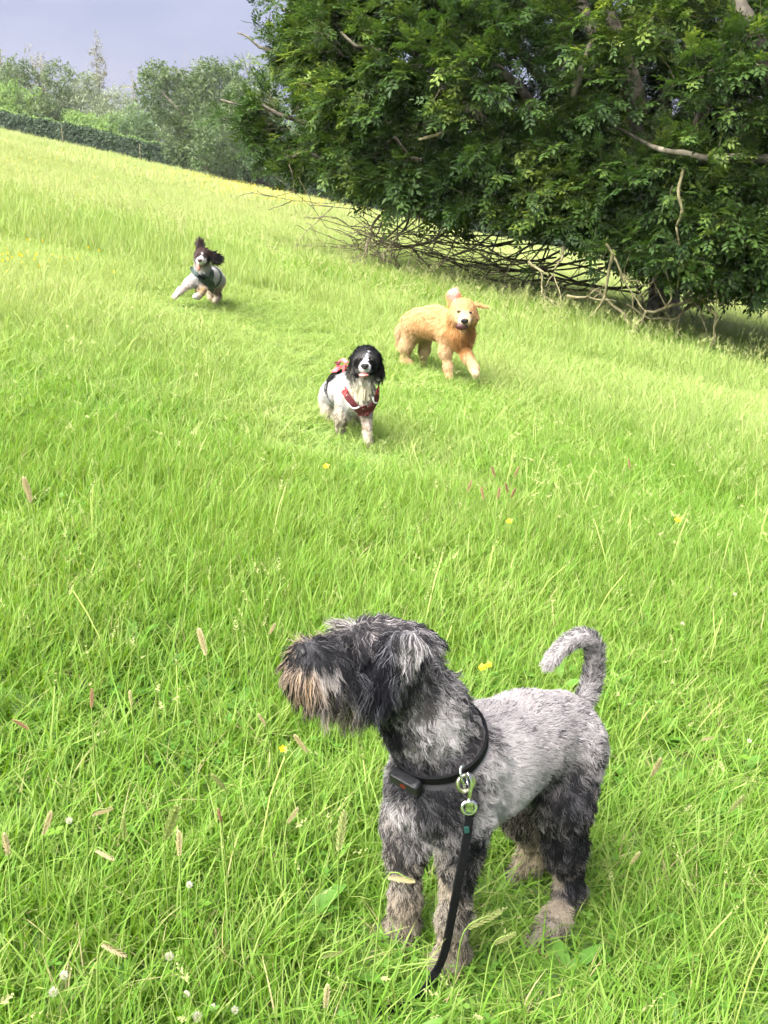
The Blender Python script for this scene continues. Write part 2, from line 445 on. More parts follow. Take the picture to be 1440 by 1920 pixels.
def grass_layers():
    nearA = [make_tuft('tuft', 100 + i, 13, 0.038, 0.06, 0.15, 0.0020, 0.0052, 0.95, 4, M['grass']) for i in range(10)]
    nearA += [make_tuft('straw', 130 + i, 6, 0.04, 0.06, 0.14, 0.0015, 0.0035, 1.2, 4, M['straw']) for i in range(2)]
    nearA += [make_weed(140 + i, i) for i in range(4)]
    nearA += [make_stalk_tuft('stalks', 150 + i, 2, 0.03, 0.12, 0.24, [M['stem'], M['seed_green']], 0.035) for i in range(3)]
    cA = src_collection('near_tufts', nearA)
    x, y, r = wedge_points(0.75, 4.4, 1050, 0.55, 1)
    n = len(x); sc = 0.55 + 0.65 * patch(x, y, 2.3, 0.4) * r.uniform(0.7, 1.2, n) + 0.1
    dx = np.min([np.hypot(x - q[0], y - q[1] + .06) for q in FEET + [G(990, 1790)]], axis=0); sc *= 0.30 + 0.70 * np.clip((dx - 0.05) / 0.24, 0, 1)
    u = r.random(n); wp = patch(x, y, 3.1, 2.0) > .62
    idx = np.where(u < .015, r.integers(16, 19, n), np.where(u < .06, r.integers(10, 12, n), np.where((u < .17) & wp | (u < .075), r.integers(12, 16, n), r.integers(0, 10, n))))
    eul = np.stack([r.normal(0, .16, n), r.normal(0, .16, n), r.uniform(0, 6.28, n)], 1)
    s3 = np.stack([r.uniform(.8, 1.3, n), r.uniform(.8, 1.3, n), sc], 1)
    s3[(idx >= 12) & (idx < 16)] *= .8
    o = scatter('grass', np.stack([x, y, gz(x, y)], 1), eul, s3, idx, cA)
    tag(o, 'bright green lush grass around the grey dog in front', 'grass', kind='stuff')

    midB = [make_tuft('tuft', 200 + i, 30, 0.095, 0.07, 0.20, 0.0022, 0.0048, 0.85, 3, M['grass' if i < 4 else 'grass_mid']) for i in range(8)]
    midB += [make_stalk_tuft('stalks', 250 + i, 5, 0.09, 0.2, 0.36, [M['stem'], M['seed_green']], 0.05) for i in range(3)]
    cB = src_collection('mid_tufts', midB)
    x, y, r = wedge_points(3.8, 11.5, 310, 1.0, 2)
    n = len(x); sc = 0.5 + 0.6 * patch(x, y, 1.1, 1.4) * r.uniform(0.7, 1.2, n)
    # trodden strip that the dogs run along
    trod = np.exp(-((x - (0.05 - 0.16 * (y - 3))) / 0.45) ** 2); sc *= 1 - 0.45 * trod
    for q, rr, f in ((G(392, 572), .5, .5), (G(340, 566), .35, .5), (G(660, 822), .4, .7), (G(845, 712), .45, .65), (G(775, 705), .45, .7)):
        dd = np.hypot(x - q[0], (y - q[1] + .2) * .7); sc *= f + (1 - f) * np.clip((dd - rr * .5) / rr, 0, 1)
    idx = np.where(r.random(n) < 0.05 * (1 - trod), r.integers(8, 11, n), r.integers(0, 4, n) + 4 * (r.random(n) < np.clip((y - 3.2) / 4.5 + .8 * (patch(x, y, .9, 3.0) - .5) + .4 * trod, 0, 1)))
    eul = np.stack([r.normal(0, .15, n), r.normal(0, .15, n), r.uniform(0, 6.28, n)], 1)
    s3 = np.stack([r.uniform(.8, 1.3, n), r.uniform(.8, 1.3, n), sc], 1)
    o = scatter('grass', np.stack([x, y, gz(x, y)], 1), eul, s3, idx, cB)
    tag(o, 'green meadow grass around the running dogs', 'grass', kind='stuff')

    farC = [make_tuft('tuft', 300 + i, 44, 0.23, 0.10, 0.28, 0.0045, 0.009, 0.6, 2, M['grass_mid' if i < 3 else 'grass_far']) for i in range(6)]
    farC += [make_stalk_tuft('stalks', 350 + i, 8, 0.22, 0.3, 0.5, [M['stem'], M['seed_green']], 0.09) for i in range(2)]
    cC = src_collection('far_tufts', farC)
    x, y, r = wedge_points(10, 32, 62, 1.5, 3)
    n = len(x); sc = 0.6 + 0.5 * patch(x, y, 0.6, 2.4) * r.uniform(0.7, 1.2, n)
    sc *= 1 - 0.45 * np.clip((x + 2.5) / 1.5, 0, 1) * np.exp(-((y - 16) / 4.5) ** 2)      # thinner in the shade of the ash
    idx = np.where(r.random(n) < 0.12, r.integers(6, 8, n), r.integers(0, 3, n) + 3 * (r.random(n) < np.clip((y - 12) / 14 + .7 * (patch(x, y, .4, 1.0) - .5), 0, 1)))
    eul = np.stack([r.normal(0, .12, n), r.normal(0, .12, n), r.uniform(0, 6.28, n)], 1)
    s3 = np.stack([r.uniform(.8, 1.3, n), r.uniform(.8, 1.3, n), sc], 1)
    o = scatter('grass', np.stack([x, y, gz(x, y)], 1), eul, s3, idx, cC)
    tag(o, 'pale green tall grass of the middle meadow beside the ash tree', 'grass', kind='stuff')

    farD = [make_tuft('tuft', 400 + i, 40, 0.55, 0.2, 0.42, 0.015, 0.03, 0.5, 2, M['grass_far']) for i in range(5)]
    cD = src_collection('distant_tufts', farD)
    x, y, r = wedge_points(31, 78, 9, 2.0, 4)
    n = len(x); sc = 0.6 + 0.5 * patch(x, y, 0.35, 0.4)
    eul = np.stack([r.normal(0, .1, n), r.normal(0, .1, n), r.uniform(0, 6.28, n)], 1)
    s3 = np.stack([r.uniform(.8, 1.3, n), r.uniform(.8, 1.3, n), sc], 1)
    o = scatter('grass', np.stack([x, y, gz(x, y)], 1), eul, s3, r.integers(0, 5, n), cD)
    tag(o, 'yellowish far meadow grass below the clipped hedge', 'grass', kind='stuff')

    # long seeding grass along the skirt of the ash
    longE = [make_tuft('long_tuft', 500 + i, 26, 0.14, 0.18, 0.36, 0.004, 0.008, 1.0, 4, M['grass']) for i in range(4)]
    longE += [make_stalk_tuft('long_stalks', 550 + i, 8, 0.14, 0.28, 0.48, [M['stem'], M['seed_green']], 0.08) for i in range(3)]
    cE = src_collection('long_tufts', longE)
    pts = []; r = np.random.default_rng(5)
    for (px, py) in [(560 + 880 * t, 505 + 165 * t ** 1.0) for t in r.random(1500)]:
        q = G(px + r.normal(0, 10), py + r.normal(4, 9)); pts.append((q[0] + r.normal(0, .15), q[1] + r.normal(0, .35)))
    pts = np.array(pts); x, y = pts[:, 0], pts[:, 1]; n = len(x)
    eul = np.stack([r.normal(0, .12, n), r.normal(0, .12, n), r.uniform(0, 6.28, n)], 1)
    s3 = np.stack([np.ones(n), np.ones(n), r.uniform(.5, 1.05, n)], 1)
    idx = np.where(r.random(n) < 0.18, r.integers(4, 7, n), r.integers(0, 4, n))
    o = scatter('grass', np.stack([x, y, gz(x, y)], 1), eul, s3, idx, cE)
    tag(o, 'long arching grass along the skirt of the ash tree', 'grass', kind='stuff')
grass_layers()

# ------------------------------------------------------------------ the ash tree
def leaf_card(V, Fc, A, base, d, up, ln, wd, r1, r2, fold=0.25):
    """one leaflet: two facets meeting in a folded midrib"""
    s = nrm(np.cross(d, up)); n = np.cross(s, d); b = len(V)
    V += [base, base + d * ln * .45 + s * wd * .5 + n * wd * fold, base + d * ln, base + d * ln * .45 - s * wd * .5 + n * wd * fold]
    A += [(0, r1, r2), (.5, r1, r2), (1, r1, r2), (.5, r1, r2)]
    Fc += [(b, b + 1, b + 2), (b, b + 2, b + 3)]
def ash_spray(seed, nleaf=8, ln=0.26, wide=1.0):
    """a twig end along +x with pinnate leaves"""
    r = random.Random(seed); V = []; Fc = []; A = []; mi = []
    tw = MB(); tip = np.array([0.24, 0, -0.03])
    tw.tube([(-.12, 0, 0), (0.05, 0, .012), tuple(tip)], [.006, .0045, .003], 4, False)
    for k in range(nleaf):
        t = r.uniform(.1, 1); base = np.array([.24 * t, 0, .012 - .03 * t * t])
        az = r.uniform(-1.7, 1.7) if k else 0.0; el = r.uniform(-.5, 1.0)
        d = np.array([math.cos(az) * math.cos(el), math.sin(az) * math.cos(el), math.sin(el)])
        L = ln * r.uniform(.6, 1.2); m = 3 + seed % 2; dr = r.uniform(.1, .6); r1 = r.random(); r2 = r.random()
        side = nrm(np.cross(d, (0, 0, 1)))
        for j in range(m + 1):
            u = .28 + .72 * j / m
            p = base + d * L * u + np.array([0, 0, -dr * L * u * u * .5]); tang = nrm(d + np.array([0, 0, -dr * u]))
            up = nrm(np.cross(side, tang)); sz = L * r.uniform(.34, .44) * (1 - .25 * abs(u - .6))
            rr = min(max(r1 + r.uniform(-.15, .15), 0), 1)
            if j == m:
                leaf_card(V, Fc, A, p, nrm(tang + np.array([r.gauss(0, .15), r.gauss(0, .15), r.gauss(0, .2)])), up, sz, sz * .42 * wide, rr, r2)
            else:
                for sg in (-1, 1):
                    dd = nrm(tang * r.uniform(.45, .9) + side * sg * .78 + np.array([0, 0, r.uniform(-.45, .25)]))
                    leaf_card(V, Fc, A, p, dd, up, sz * r.uniform(.8, 1.1), sz * .42 * wide, rr, r2)
    nl = len(Fc); b = len(V)
    V += [np.array(v) for v in tw.v]; A += [(0, .5, .5)] * len(tw.v); Fc += [tuple(i + b for i in f) for f in tw.f]
    return raw_mesh('leaf_spray', V, Fc, [M['ash'], M['twig']], A, [0] * nl + [1] * len(tw.f))
def orient(d, r, roll=0.35):
    """rotation that carries +x to d with z kept upward"""
    d = nrm(d); up = np.array([0, 0, 1.0]) + np.array([r.gauss(0, roll), r.gauss(0, roll), 0])
    y = nrm(np.cross(up, d)); z = np.cross(d, y)
    return Matrix(np.stack([d, y, z], 1).tolist()).to_euler()
def wander(a, b, n, amp, r, sag=0.0):
    a = np.asarray(a, float); b = np.asarray(b, float); L = np.linalg.norm(b - a); out = []
    off = [np.array([r.gauss(0, 1), r.gauss(0, 1), r.gauss(0, 1)]) for _ in range(4)]
    for i in range(n):
        t = i / (n - 1); w = math.sin(math.pi * min(t * 1.0, 1)) if i < n - 1 else 0
        q = a + (b - a) * t + amp * L * (off[0] * math.sin(3.1 * t) + .5 * off[1] * math.sin(6.3 * t) + .25 * off[2] * math.sin(12 * t)) * (t * (1 - t) * 2 + .3 * t)
        q[2] -= sag * math.sin(math.pi * t); out.append(q)
    return out
def ash_tree():
    r = random.Random(5)
    base = G(1225, 598); base = GY(1225, 16.4)
    root = empty('ash_tree', tuple(base), 'spreading ash tree with low sweeping branches over the meadow', 'tree')
    org = np.asarray(base)
    W = lambda px, py, Y: P(px, py, Y)
    lobes = [((655, 85, 16.0), 1.0), ((562, 235, 15.6), .66), ((640, 15, 16.4), .95), ((578, 120, 16.2), .5), ((655, 310, 15.4), .80), ((760, 130, 15.0), 1.45), ((800, 300, 14.8), 1.15),
             ((950, 150, 14.6), 1.75), ((940, 350, 14.3), 1.05), ((1060, 370, 14.2), 1.05), ((1150, 120, 14.4), 1.75), ((1190, 340, 13.9), 1.25),
             ((1330, 180, 13.6), 1.6), ((1370, 400, 13.3), 1.05), ((1290, 450, 13.4), .75), ((1440, 520, 13.2), .60), ((1240, 520, 13.6), .42), ((1160, 500, 13.9), .35),
             ((1100, -160, 15.6), 2.2), ((820, -120, 16), 1.7), ((1400, -120, 15), 2.2), ((1560, 180, 14.5), 1.8), ((1600, 420, 14), 1.3),
             ((1000, 130, 18.0), 2.2), ((1300, 130, 18.6), 2.4), ((740, 150, 17.6), 1.4), ((1500, -50, 17.5), 2.2), ((1250, -330, 16.5), 2.4), ((950, -320, 17), 1.8), ((700, -60, 17), 1.2)]
    C = np.array([W(*c) for c, _ in lobes]); R = np.array([q for _, q in lobes])
    R3 = np.stack([R, R, R * .86], 1)
    def inside(X):
        q = np.linalg.norm((X[:, None] - C[None]) / R3[None], axis=2)
        return ((q - 1) * R[None]).min(1)
    # trunk and limbs
    fork = org + np.array([0.05, -.1, .9])
    tr = MB(); tr.tube([tuple(np.array(p) - org) for p in (org + np.array([0, 0, -.3]), org + np.array([.02, 0, .25]), org + np.array([.0, -.05, .55]), fork)], [.34, .27, .24, .22], 12)
    tr.build('trunk', M['bark'], root)
    for i, (c, R_) in enumerate(zip(C, R)):
        s = fork + np.array([r.gauss(0, .08), r.gauss(0, .08), r.uniform(-.25, .15)])
        mid = s + (c - s) * .45 + np.array([0, 0, .25 if c[2] > 1 else .05])
        pth = smooth_path([s, mid, c, c + (c - mid) * .35], 12)
        pth = [p + np.array([r.gauss(0, .05), r.gauss(0, .05), r.gauss(0, .05)]) * min(j, 6) / 6 for j, p in enumerate(pth)]
        m = MB(); r0 = .05 + .05 * min(R_, 2)
        m.tube([tuple(p - org) for p in pth], [max(r0 * (1 - j / 12.5), .012) for j in range(12)], 7)
        m.build('limb', M['bark'], root)
    # limbs that show through the leaves on the right
    shown = []
    for ctrl, r0, r1, mt in [([(1490, 200, 12.2), (1432, 105, 12.2), (1400, 40, 12.3), (1370, -40, 12.6)], .11, .08, 'dark_bark'),
                             ([(1150, 235, 13.6), (1210, 268, 12.9), (1245, 282, 12.5), (1290, 288, 12.45), (1330, 298, 12.4), (1400, 294, 12.4), (1470, 304, 12.4)], .014, .062, 'bark'),
                             ([(1075, 180, 13.0), (1090, 130, 12.9), (1108, 80, 12.9)], .05, .03, 'bark'),
                             ([(785, 262, 13.6), (812, 255, 13.55), (835, 247, 13.5)], .018, .028, 'pale_twig'),
                             ([(1282, 315, 12.4), (1272, 360, 12.35), (1279, 395, 12.35), (1268, 425, 12.4)], .022, .016, 'pale_twig'),
                             ([(1268, 425, 12.4), (1276, 480, 12.5), (1270, 540, 12.6)], .014, .010, 'pale_twig')]:
        pth = smooth_path([W(*c) for c in ctrl], 14); m = MB()
        m.tube([tuple(p - org) for p in pth], [(r0 + (r1 - r0) * j / 13) * (1 + .16 * math.sin(j * 2.3) + .08 * math.sin(j * 5.1)) for j in range(14)], 8); m.build('limb', M[mt], root); shown += pth
    # bare twigs under the skirt: dark ones reaching out to the left, pale tangled ones on the right
    tw = MB(); pale = MB()
    def branchlet(m, a, b, r0, n, amp, depth, sag=0.):
        pth = wander(a, b, n, amp, r, sag); m.tube([tuple(p - org) for p in pth], [max(r0 * (1 - .8 * j / (n - 1)), .0045) for j in range(n)], 5, False)
        if depth > 0:
            for _ in range(r.randint(2, 4)):
                j = r.randint(n // 3, n - 2); d = pth[j + 1] - pth[j]; L = np.linalg.norm(b - a) * r.uniform(.15, .4)
                d = nrm(nrm(d) + np.array([r.gauss(0, .6), r.gauss(0, .6), r.gauss(.12, .75)]))
                branchlet(m, pth[j], pth[j] + d * L, max(r0 * .5, .006), 6, amp * 1.2, depth - 1)
    for i in range(25):
        t = r.random(); px = 575 + 480 * t ** 1.1
        lo = 372 + (px - 575) * .36; py = lo + r.uniform(-4, 95) * (0.55 + .45 * t)
        e = W(px, py, r.uniform(14.2, 15.6)); s = W(r.uniform(980, 1240), r.uniform(400, 560), r.uniform(15.0, 16.2))
        branchlet(tw, s, e, r.uniform(.011, .024), 14, .085, 2, r.uniform(-.15, .4))
    for i in range(16):
        px = r.uniform(640, 1020); e = W(px, 372 + (px - 575) * .36 + r.uniform(30, 95), r.uniform(13.6, 14.8)); s = W(px + r.uniform(20, 240), r.uniform(375, 430), r.uniform(14.2, 15.2))
        branchlet(tw, s, e, r.uniform(.011, .022), 12, .10, 2, r.uniform(-.1, .25))
    for i in range(20):
        px = r.uniform(780, 1400); e = G(px, 515 + (px - 800) * .2 + r.uniform(-6, 20)) + np.array([0, 0, .05]); s = W(px + r.uniform(-60, 200), r.uniform(400, 480), e[1] + r.uniform(.2, 1.0))
        branchlet(tw, s, e, r.uniform(.012, .026), 12, .12, 2)
    for i in range(16):
        px = r.uniform(1040, 1420); e = W(px, r.uniform(530, 640), r.uniform(12.3, 13.0)); s = W(px + r.uniform(-120, 160), r.uniform(440, 570), r.uniform(12.4, 13.6))
        branchlet(pale, s, e, r.uniform(.010, .024), 10, .14, 1)
    for ctrl in ([(1350, 470, 13.2), (1322, 550, 12.9), (1340, 600, 12.8), (1336, 650, 12.8)], [(1300, 560, 13), (1210, 590, 12.8), (1190, 625, 12.7), (1120, 610, 12.8)],
                 [(1440, 545, 13.2), (1330, 560, 13.2), (1250, 600, 13.1), (1170, 570, 13.2)], [(1110, 540, 13.6), (1180, 600, 13.0), (1212, 632, 12.9)]):
        pth = smooth_path([W(*c) for c in ctrl], 16); pth = [p + np.array([r.gauss(0, .02), r.gauss(0, .02), r.gauss(0, .02)]) for p in pth]
        pale.tube([tuple(p - org) for p in pth], [.026 - .001 * j for j in range(16)], 6, False)
    tag(tw.build('bare_twigs', M['twig'], root), kind='stuff'); tag(pale.build('tangled_stems', M['pale_twig'], root), kind='stuff')
    # leaf sprays, gathered in clumps near the surface of the crown
    sprays = [bpy.data.objects.new('leaf_spray', ash_spray(60 + i, 8 + i % 4, .25 + .02 * (i % 3))) for i in range(8)]
    rn = np.random.default_rng(9); pts = []; dirs = []
    cand = []
    for i in range(len(C)):
        n = int(1150 * R[i] ** 2)
        d = rn.normal(size=(n, 3)); d /= np.linalg.norm(d, axis=1, keepdims=True)
        rad = rn.uniform(.62, 1.04, n) ** .8
        X = C[i] + d * R3[i] * rad[:, None]
        cand.append((X, d))
    X = np.concatenate([a for a, _ in cand]); D = np.concatenate([b for _, b in cand])
    s = inside(X); keep = (s > -.55)
    nz = np.array([mnoise.noise(Vector(x) * 1.15) + .5 * mnoise.noise(Vector(x) * 3.1) for x in X])
    keep &= (nz + .26 * np.clip(s + .55, 0, 1) > .03)            # gaps between the boughs
    keep &= ~((s < -.35) & (rn.random(len(X)) < .6))
    uu = [P(450, 262, 15.3), P(520, 288, 15.2), P(600, 338, 15), P(800, 388, 14.6), P(1100, 438, 14.2), P(1300, 515, 13.6), P(1440, 555, 13.3)]
    keep &= X[:, 2] > np.interp(X[:, 0], [u[0] for u in uu], [u[2] for u in uu]) + .15 * nz
    for q in shown:                                                # foliage is thin in front of the bare limbs
        keep &= ~((np.hypot(X[:, 0] - q[0] * X[:, 1] / q[1], X[:, 2] - CH - (q[2] - CH) * X[:, 1] / q[1]) < .11) & (X[:, 1] < q[1] + .2))
    X, D = X[keep], D[keep]
    # a few isolated shoots low on the right and at the left fringe
    ex = []
    for (px, py, Y, n, sp) in [(1010, 345, 13.0, 6, .25), (905, 275, 13.1, 6, .3), (890, 310, 13.2, 4, .2), (1250, 440, 12.7, 9, .3), (1150, 445, 12.9, 7, .25), (1165, 480, 12.9, 5, .2), (1320, 500, 12.5, 8, .3),
                               (1225, 470, 12.7, 6, .2), (1335, 475, 12.5, 5, .2), (1385, 330, 12.4, 9, .4), (1400, 250, 12.4, 9, .4), (1250, 60, 12.8, 10, .4), (1060, 40, 13.0, 8, .4), (470, 210, 15.4, 7, .3),
                               (490, 280, 15.3, 8, .3), (510, 320, 15.3, 6, .2), (500, 60, 16.2, 6, .3), (1000, 560, 13.6, 3, .2), (560, 30, 15.6, 8, .35), (1240, 235, 12.9, 8, .35), (1020, 250, 13.2, 7, .3), (700, 250, 14.0, 7, .3)]:
        for _ in range(n): ex.append(W(px, py, Y) + rn.normal(0, sp, 3) * np.array([1, .6, .8]))
    X = np.concatenate([X, np.array(ex)]); D = np.concatenate([D, rn.normal(size=(len(ex), 3)) * .4 + np.array([-.3, -1, .1])])
    D = D + np.array([0, 0, .12]) + rn.normal(0, .42, D.shape)
    dist = np.linalg.norm(X - CAM, axis=1)
    inview = (np.abs(X[:, 0] / X[:, 1]) < .38)
    score = np.where(inview, dist, 1e3) - 1.2 * np.clip(inside(X) + .3, -1, .3); order = np.argsort(score)
    for k in order[:290]:
        o = bpy.data.objects.new('leaf_spray', sprays[k % 8].data); o.location = X[k] - org
        o.rotation_euler = orient(D[k], r); q = rn.uniform(.45, 1.0); o.scale = (q, q, q); link(o, root)
    rest = order[290:]
    eul = np.array([tuple(orient(D[k], r)) for k in rest]); sc = rn.uniform(.45, 1.0, len(rest))
    o = scatter('crown', X[rest] - org, eul, np.stack([sc] * 3, 1), rn.integers(0, 8, len(rest)), src_collection('ash_sprays', sprays), root)
    tag(o, kind='stuff')
    print('ash sprays', len(X))
ash_tree()

# ------------------------------------------------------------------ the far side of the field: clipped hedge, bushes and trees
def crown_mesh(lobes, n, leaf, seed, airy=0.0, core=0.55):
    """leaf clumps spread through the volume of a crown made of lobes ((x, y, z), rx, rz)"""
    r = np.random.default_rng(seed); V = []; Fc = []; A = []
    w = np.array([l[1] ** 2 for l in lobes]); w /= w.sum()
    for li in r.choice(len(lobes), n, p=w):
        c, rx, rz = lobes[li]; d = r.normal(size=3); d /= np.linalg.norm(d)
        q = r.uniform(core, 1.05) ** .7
        p = np.array(c) + d * np.array([rx, rx, rz]) * q
        if mnoise.noise(Vector(p) * (1.3 / max(rx, .3))) < -.18 + airy * .3: continue
        r1, r2 = r.random(), r.random()
        for _ in range(3):
            a = r.normal(size=3) + d * .5 + np.array([0, 0, .25]); a /= np.linalg.norm(a)
            u = np.cross(a, r.normal(size=3)); u /= np.linalg.norm(u); v = np.cross(a, u)
            L = leaf * r.uniform(.6, 1.3); c2 = p + r.normal(0, leaf * .8, 3); b = len(V)
            V += [c2 - u * L, c2 + v * L * .42, c2 + u * L, c2 - v * L * .42]; A += [(.5, r1, r2)] * 4
            Fc += [(b, b + 1, b + 2, b + 3)]
    return V, Fc, A
def far_tree(px, py_base, Y, h, w, mat, label, seed, name='tree', cat='tree', n=1500, leaf=.16, airy=0., trunk=.12, shape='round', group=None):
    r = random.Random(seed); b = GY(px, Y); root = empty(name, tuple(b), label, cat, group)
    lobes = []
    if shape == 'round':
        for _ in range(12):
            a = r.random() * 6.28; q = w * .5 * math.sqrt(r.random()) * .75; zz = r.uniform(.14, .82)
            rr = w * .5 * r.uniform(.35, .6) * (1.1 - abs(zz - .45)); lobes.append(((q * math.cos(a), q * math.sin(a), h * zz), rr, min(rr * 1.1, h * .3)))
    elif shape == 'tall':
        for i in range(10):
            zz = .25 + .7 * i / 9; rr = w * .5 * (1 - .75 * (i / 9)) * r.uniform(.6, 1.0); lobes.append(((r.gauss(0, w * .13), r.gauss(0, w * .13), h * zz), rr, h * .1))
    else:
        for _ in range(9):
            a = r.random() * 6.28; q = w * .5 * math.sqrt(r.random()) * .8; rr = w * r.uniform(.16, .26)
            lobes.append(((q * math.cos(a), q * math.sin(a) * .6, h * r.uniform(.15, .62)), rr, h * r.uniform(.25, .4)))
    tr = MB(); top = h * (.9 if shape == 'tall' else .6)
    tr.tube([(0, 0, -.2), (r.gauss(0, .05), 0, top * .5), (r.gauss(0, .15), 0, top)], [trunk, trunk * .7, trunk * .25], 7)
    for l in lobes:
        c = np.array(l[0]); s = np.array([0, 0, c[2] * .45]); tr.tube([tuple(s), tuple((s + c) / 2 + np.array([0, 0, .1])), tuple(c)], [trunk * .4, trunk * .3, trunk * .12], 5)
        for _ in range(3 if airy else 1):
            e = c + np.array([r.gauss(0, .7) * l[1], r.gauss(0, .7) * l[1], abs(r.gauss(.6, .4)) * l[2]]); tr.tube([tuple(c), tuple(e)], [trunk * .12, trunk * .04], 4)
    tr.build('trunk' if shape != 'bush' else 'stems', M['pale_twig' if airy > .5 else 'bark'], root)
    V, Fc, A = crown_mesh(lobes, n, leaf, seed, airy)
    me = raw_mesh('crown', V, Fc, [mat], A); o = link(bpy.data.objects.new('crown', me), root)
    tag(o, kind='stuff')
    return root
M['f_dark'] = leaf_mat('dark_green_leaf', (.055, .092, .034), (.095, .14, .05), (.16, .20, .08), .3, .6, .5)
M['f_mid'] = leaf_mat('mid_green_leaf', (.065, .12, .045), (.11, .17, .065), (.16, .22, .09), .3, .6, .5)
M['f_light'] = leaf_mat('light_green_leaf', (.12, .21, .05), (.17, .27, .07), (.23, .32, .10), .3, .6, .5)
M['f_pale'] = leaf_mat('grey_green_leaf', (.12, .16, .085), (.18, .22, .125), (.24, .28, .17), .3, .6, .5)
M['f_brown'] = leaf_mat('brownish_leaf', (.16, .15, .105), (.20, .20, .14), (.25, .25, .17), .3, .6, .5)
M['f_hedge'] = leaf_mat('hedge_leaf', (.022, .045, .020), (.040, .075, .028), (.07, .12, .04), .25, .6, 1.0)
M['f_top'] = leaf_mat('sunlit_hedge_top_leaf', (.11, .19, .05), (.16, .25, .07), (.2, .3, .09), .3, .6, 1.0)  # lighter than the side leaves: sunlight on the top put into the colour
def hedge():
    """long clipped hedge along the top of the field"""
    r = np.random.default_rng(3)
    pa, pb = GY(-160, 66), GY(1700, 64)
    root = empty('hedge', tuple((pa + pb) / 2), 'long dark clipped hedge along the far edge of the field', 'hedge'); org = (pa + pb) / 2
    V = []; Fc = []; A = []; V2 = []; F2 = []; A2 = []
    core = MB(); n = 90
    prof = [(-.55, -.1), (-.6, 1.15), (-.5, 1.4), (.5, 1.4), (.6, 1.15), (.55, -.1)]
    ring = []
    for i in range(n):
        t = i / (n - 1); p = pa + (pb - pa) * t; p[2] = float(gz(p[0], p[1])); k = 1 + .05 * math.sin(t * 70) + r.normal(0, .02)
        ring += [p + np.array([0, y * .9, z * .95 * k]) - org for y, z in prof]
    core.add(ring, [(i * 6 + j, (i + 1) * 6 + j, (i + 1) * 6 + j + 1, i * 6 + j + 1) for i in range(n - 1) for j in range(5)])
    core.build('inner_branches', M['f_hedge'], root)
    for _ in range(36000):
        t = r.random(); p = pa + (pb - pa) * t; p[2] = float(gz(p[0], p[1])); k = 1 + .05 * math.sin(t * 70) + .04 * math.sin(t * 311)
        face = r.random()
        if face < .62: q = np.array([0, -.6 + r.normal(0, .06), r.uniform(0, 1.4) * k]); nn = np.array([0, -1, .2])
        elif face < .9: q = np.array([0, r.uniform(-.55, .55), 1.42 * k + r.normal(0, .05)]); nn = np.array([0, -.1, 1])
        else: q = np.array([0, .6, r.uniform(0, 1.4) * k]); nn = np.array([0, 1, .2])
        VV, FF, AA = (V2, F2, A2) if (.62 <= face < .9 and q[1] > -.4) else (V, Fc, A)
        a = nrm(nn + r.normal(0, .5, 3)); u = nrm(np.cross(a, r.normal(size=3))); v = np.cross(a, u); L = r.uniform(.05, .12); c = p + q - org; b = len(VV); r1 = r.random()
        VV += [c - u * L, c + v * L * .5, c + u * L, c - v * L * .5]; AA += [(.5, r1, r.random())] * 4; FF += [(b, b + 1, b + 2, b + 3)]
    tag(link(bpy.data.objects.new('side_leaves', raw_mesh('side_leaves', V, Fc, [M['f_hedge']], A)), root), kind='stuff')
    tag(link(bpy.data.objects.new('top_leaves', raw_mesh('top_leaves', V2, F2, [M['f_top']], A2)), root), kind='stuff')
hedge()
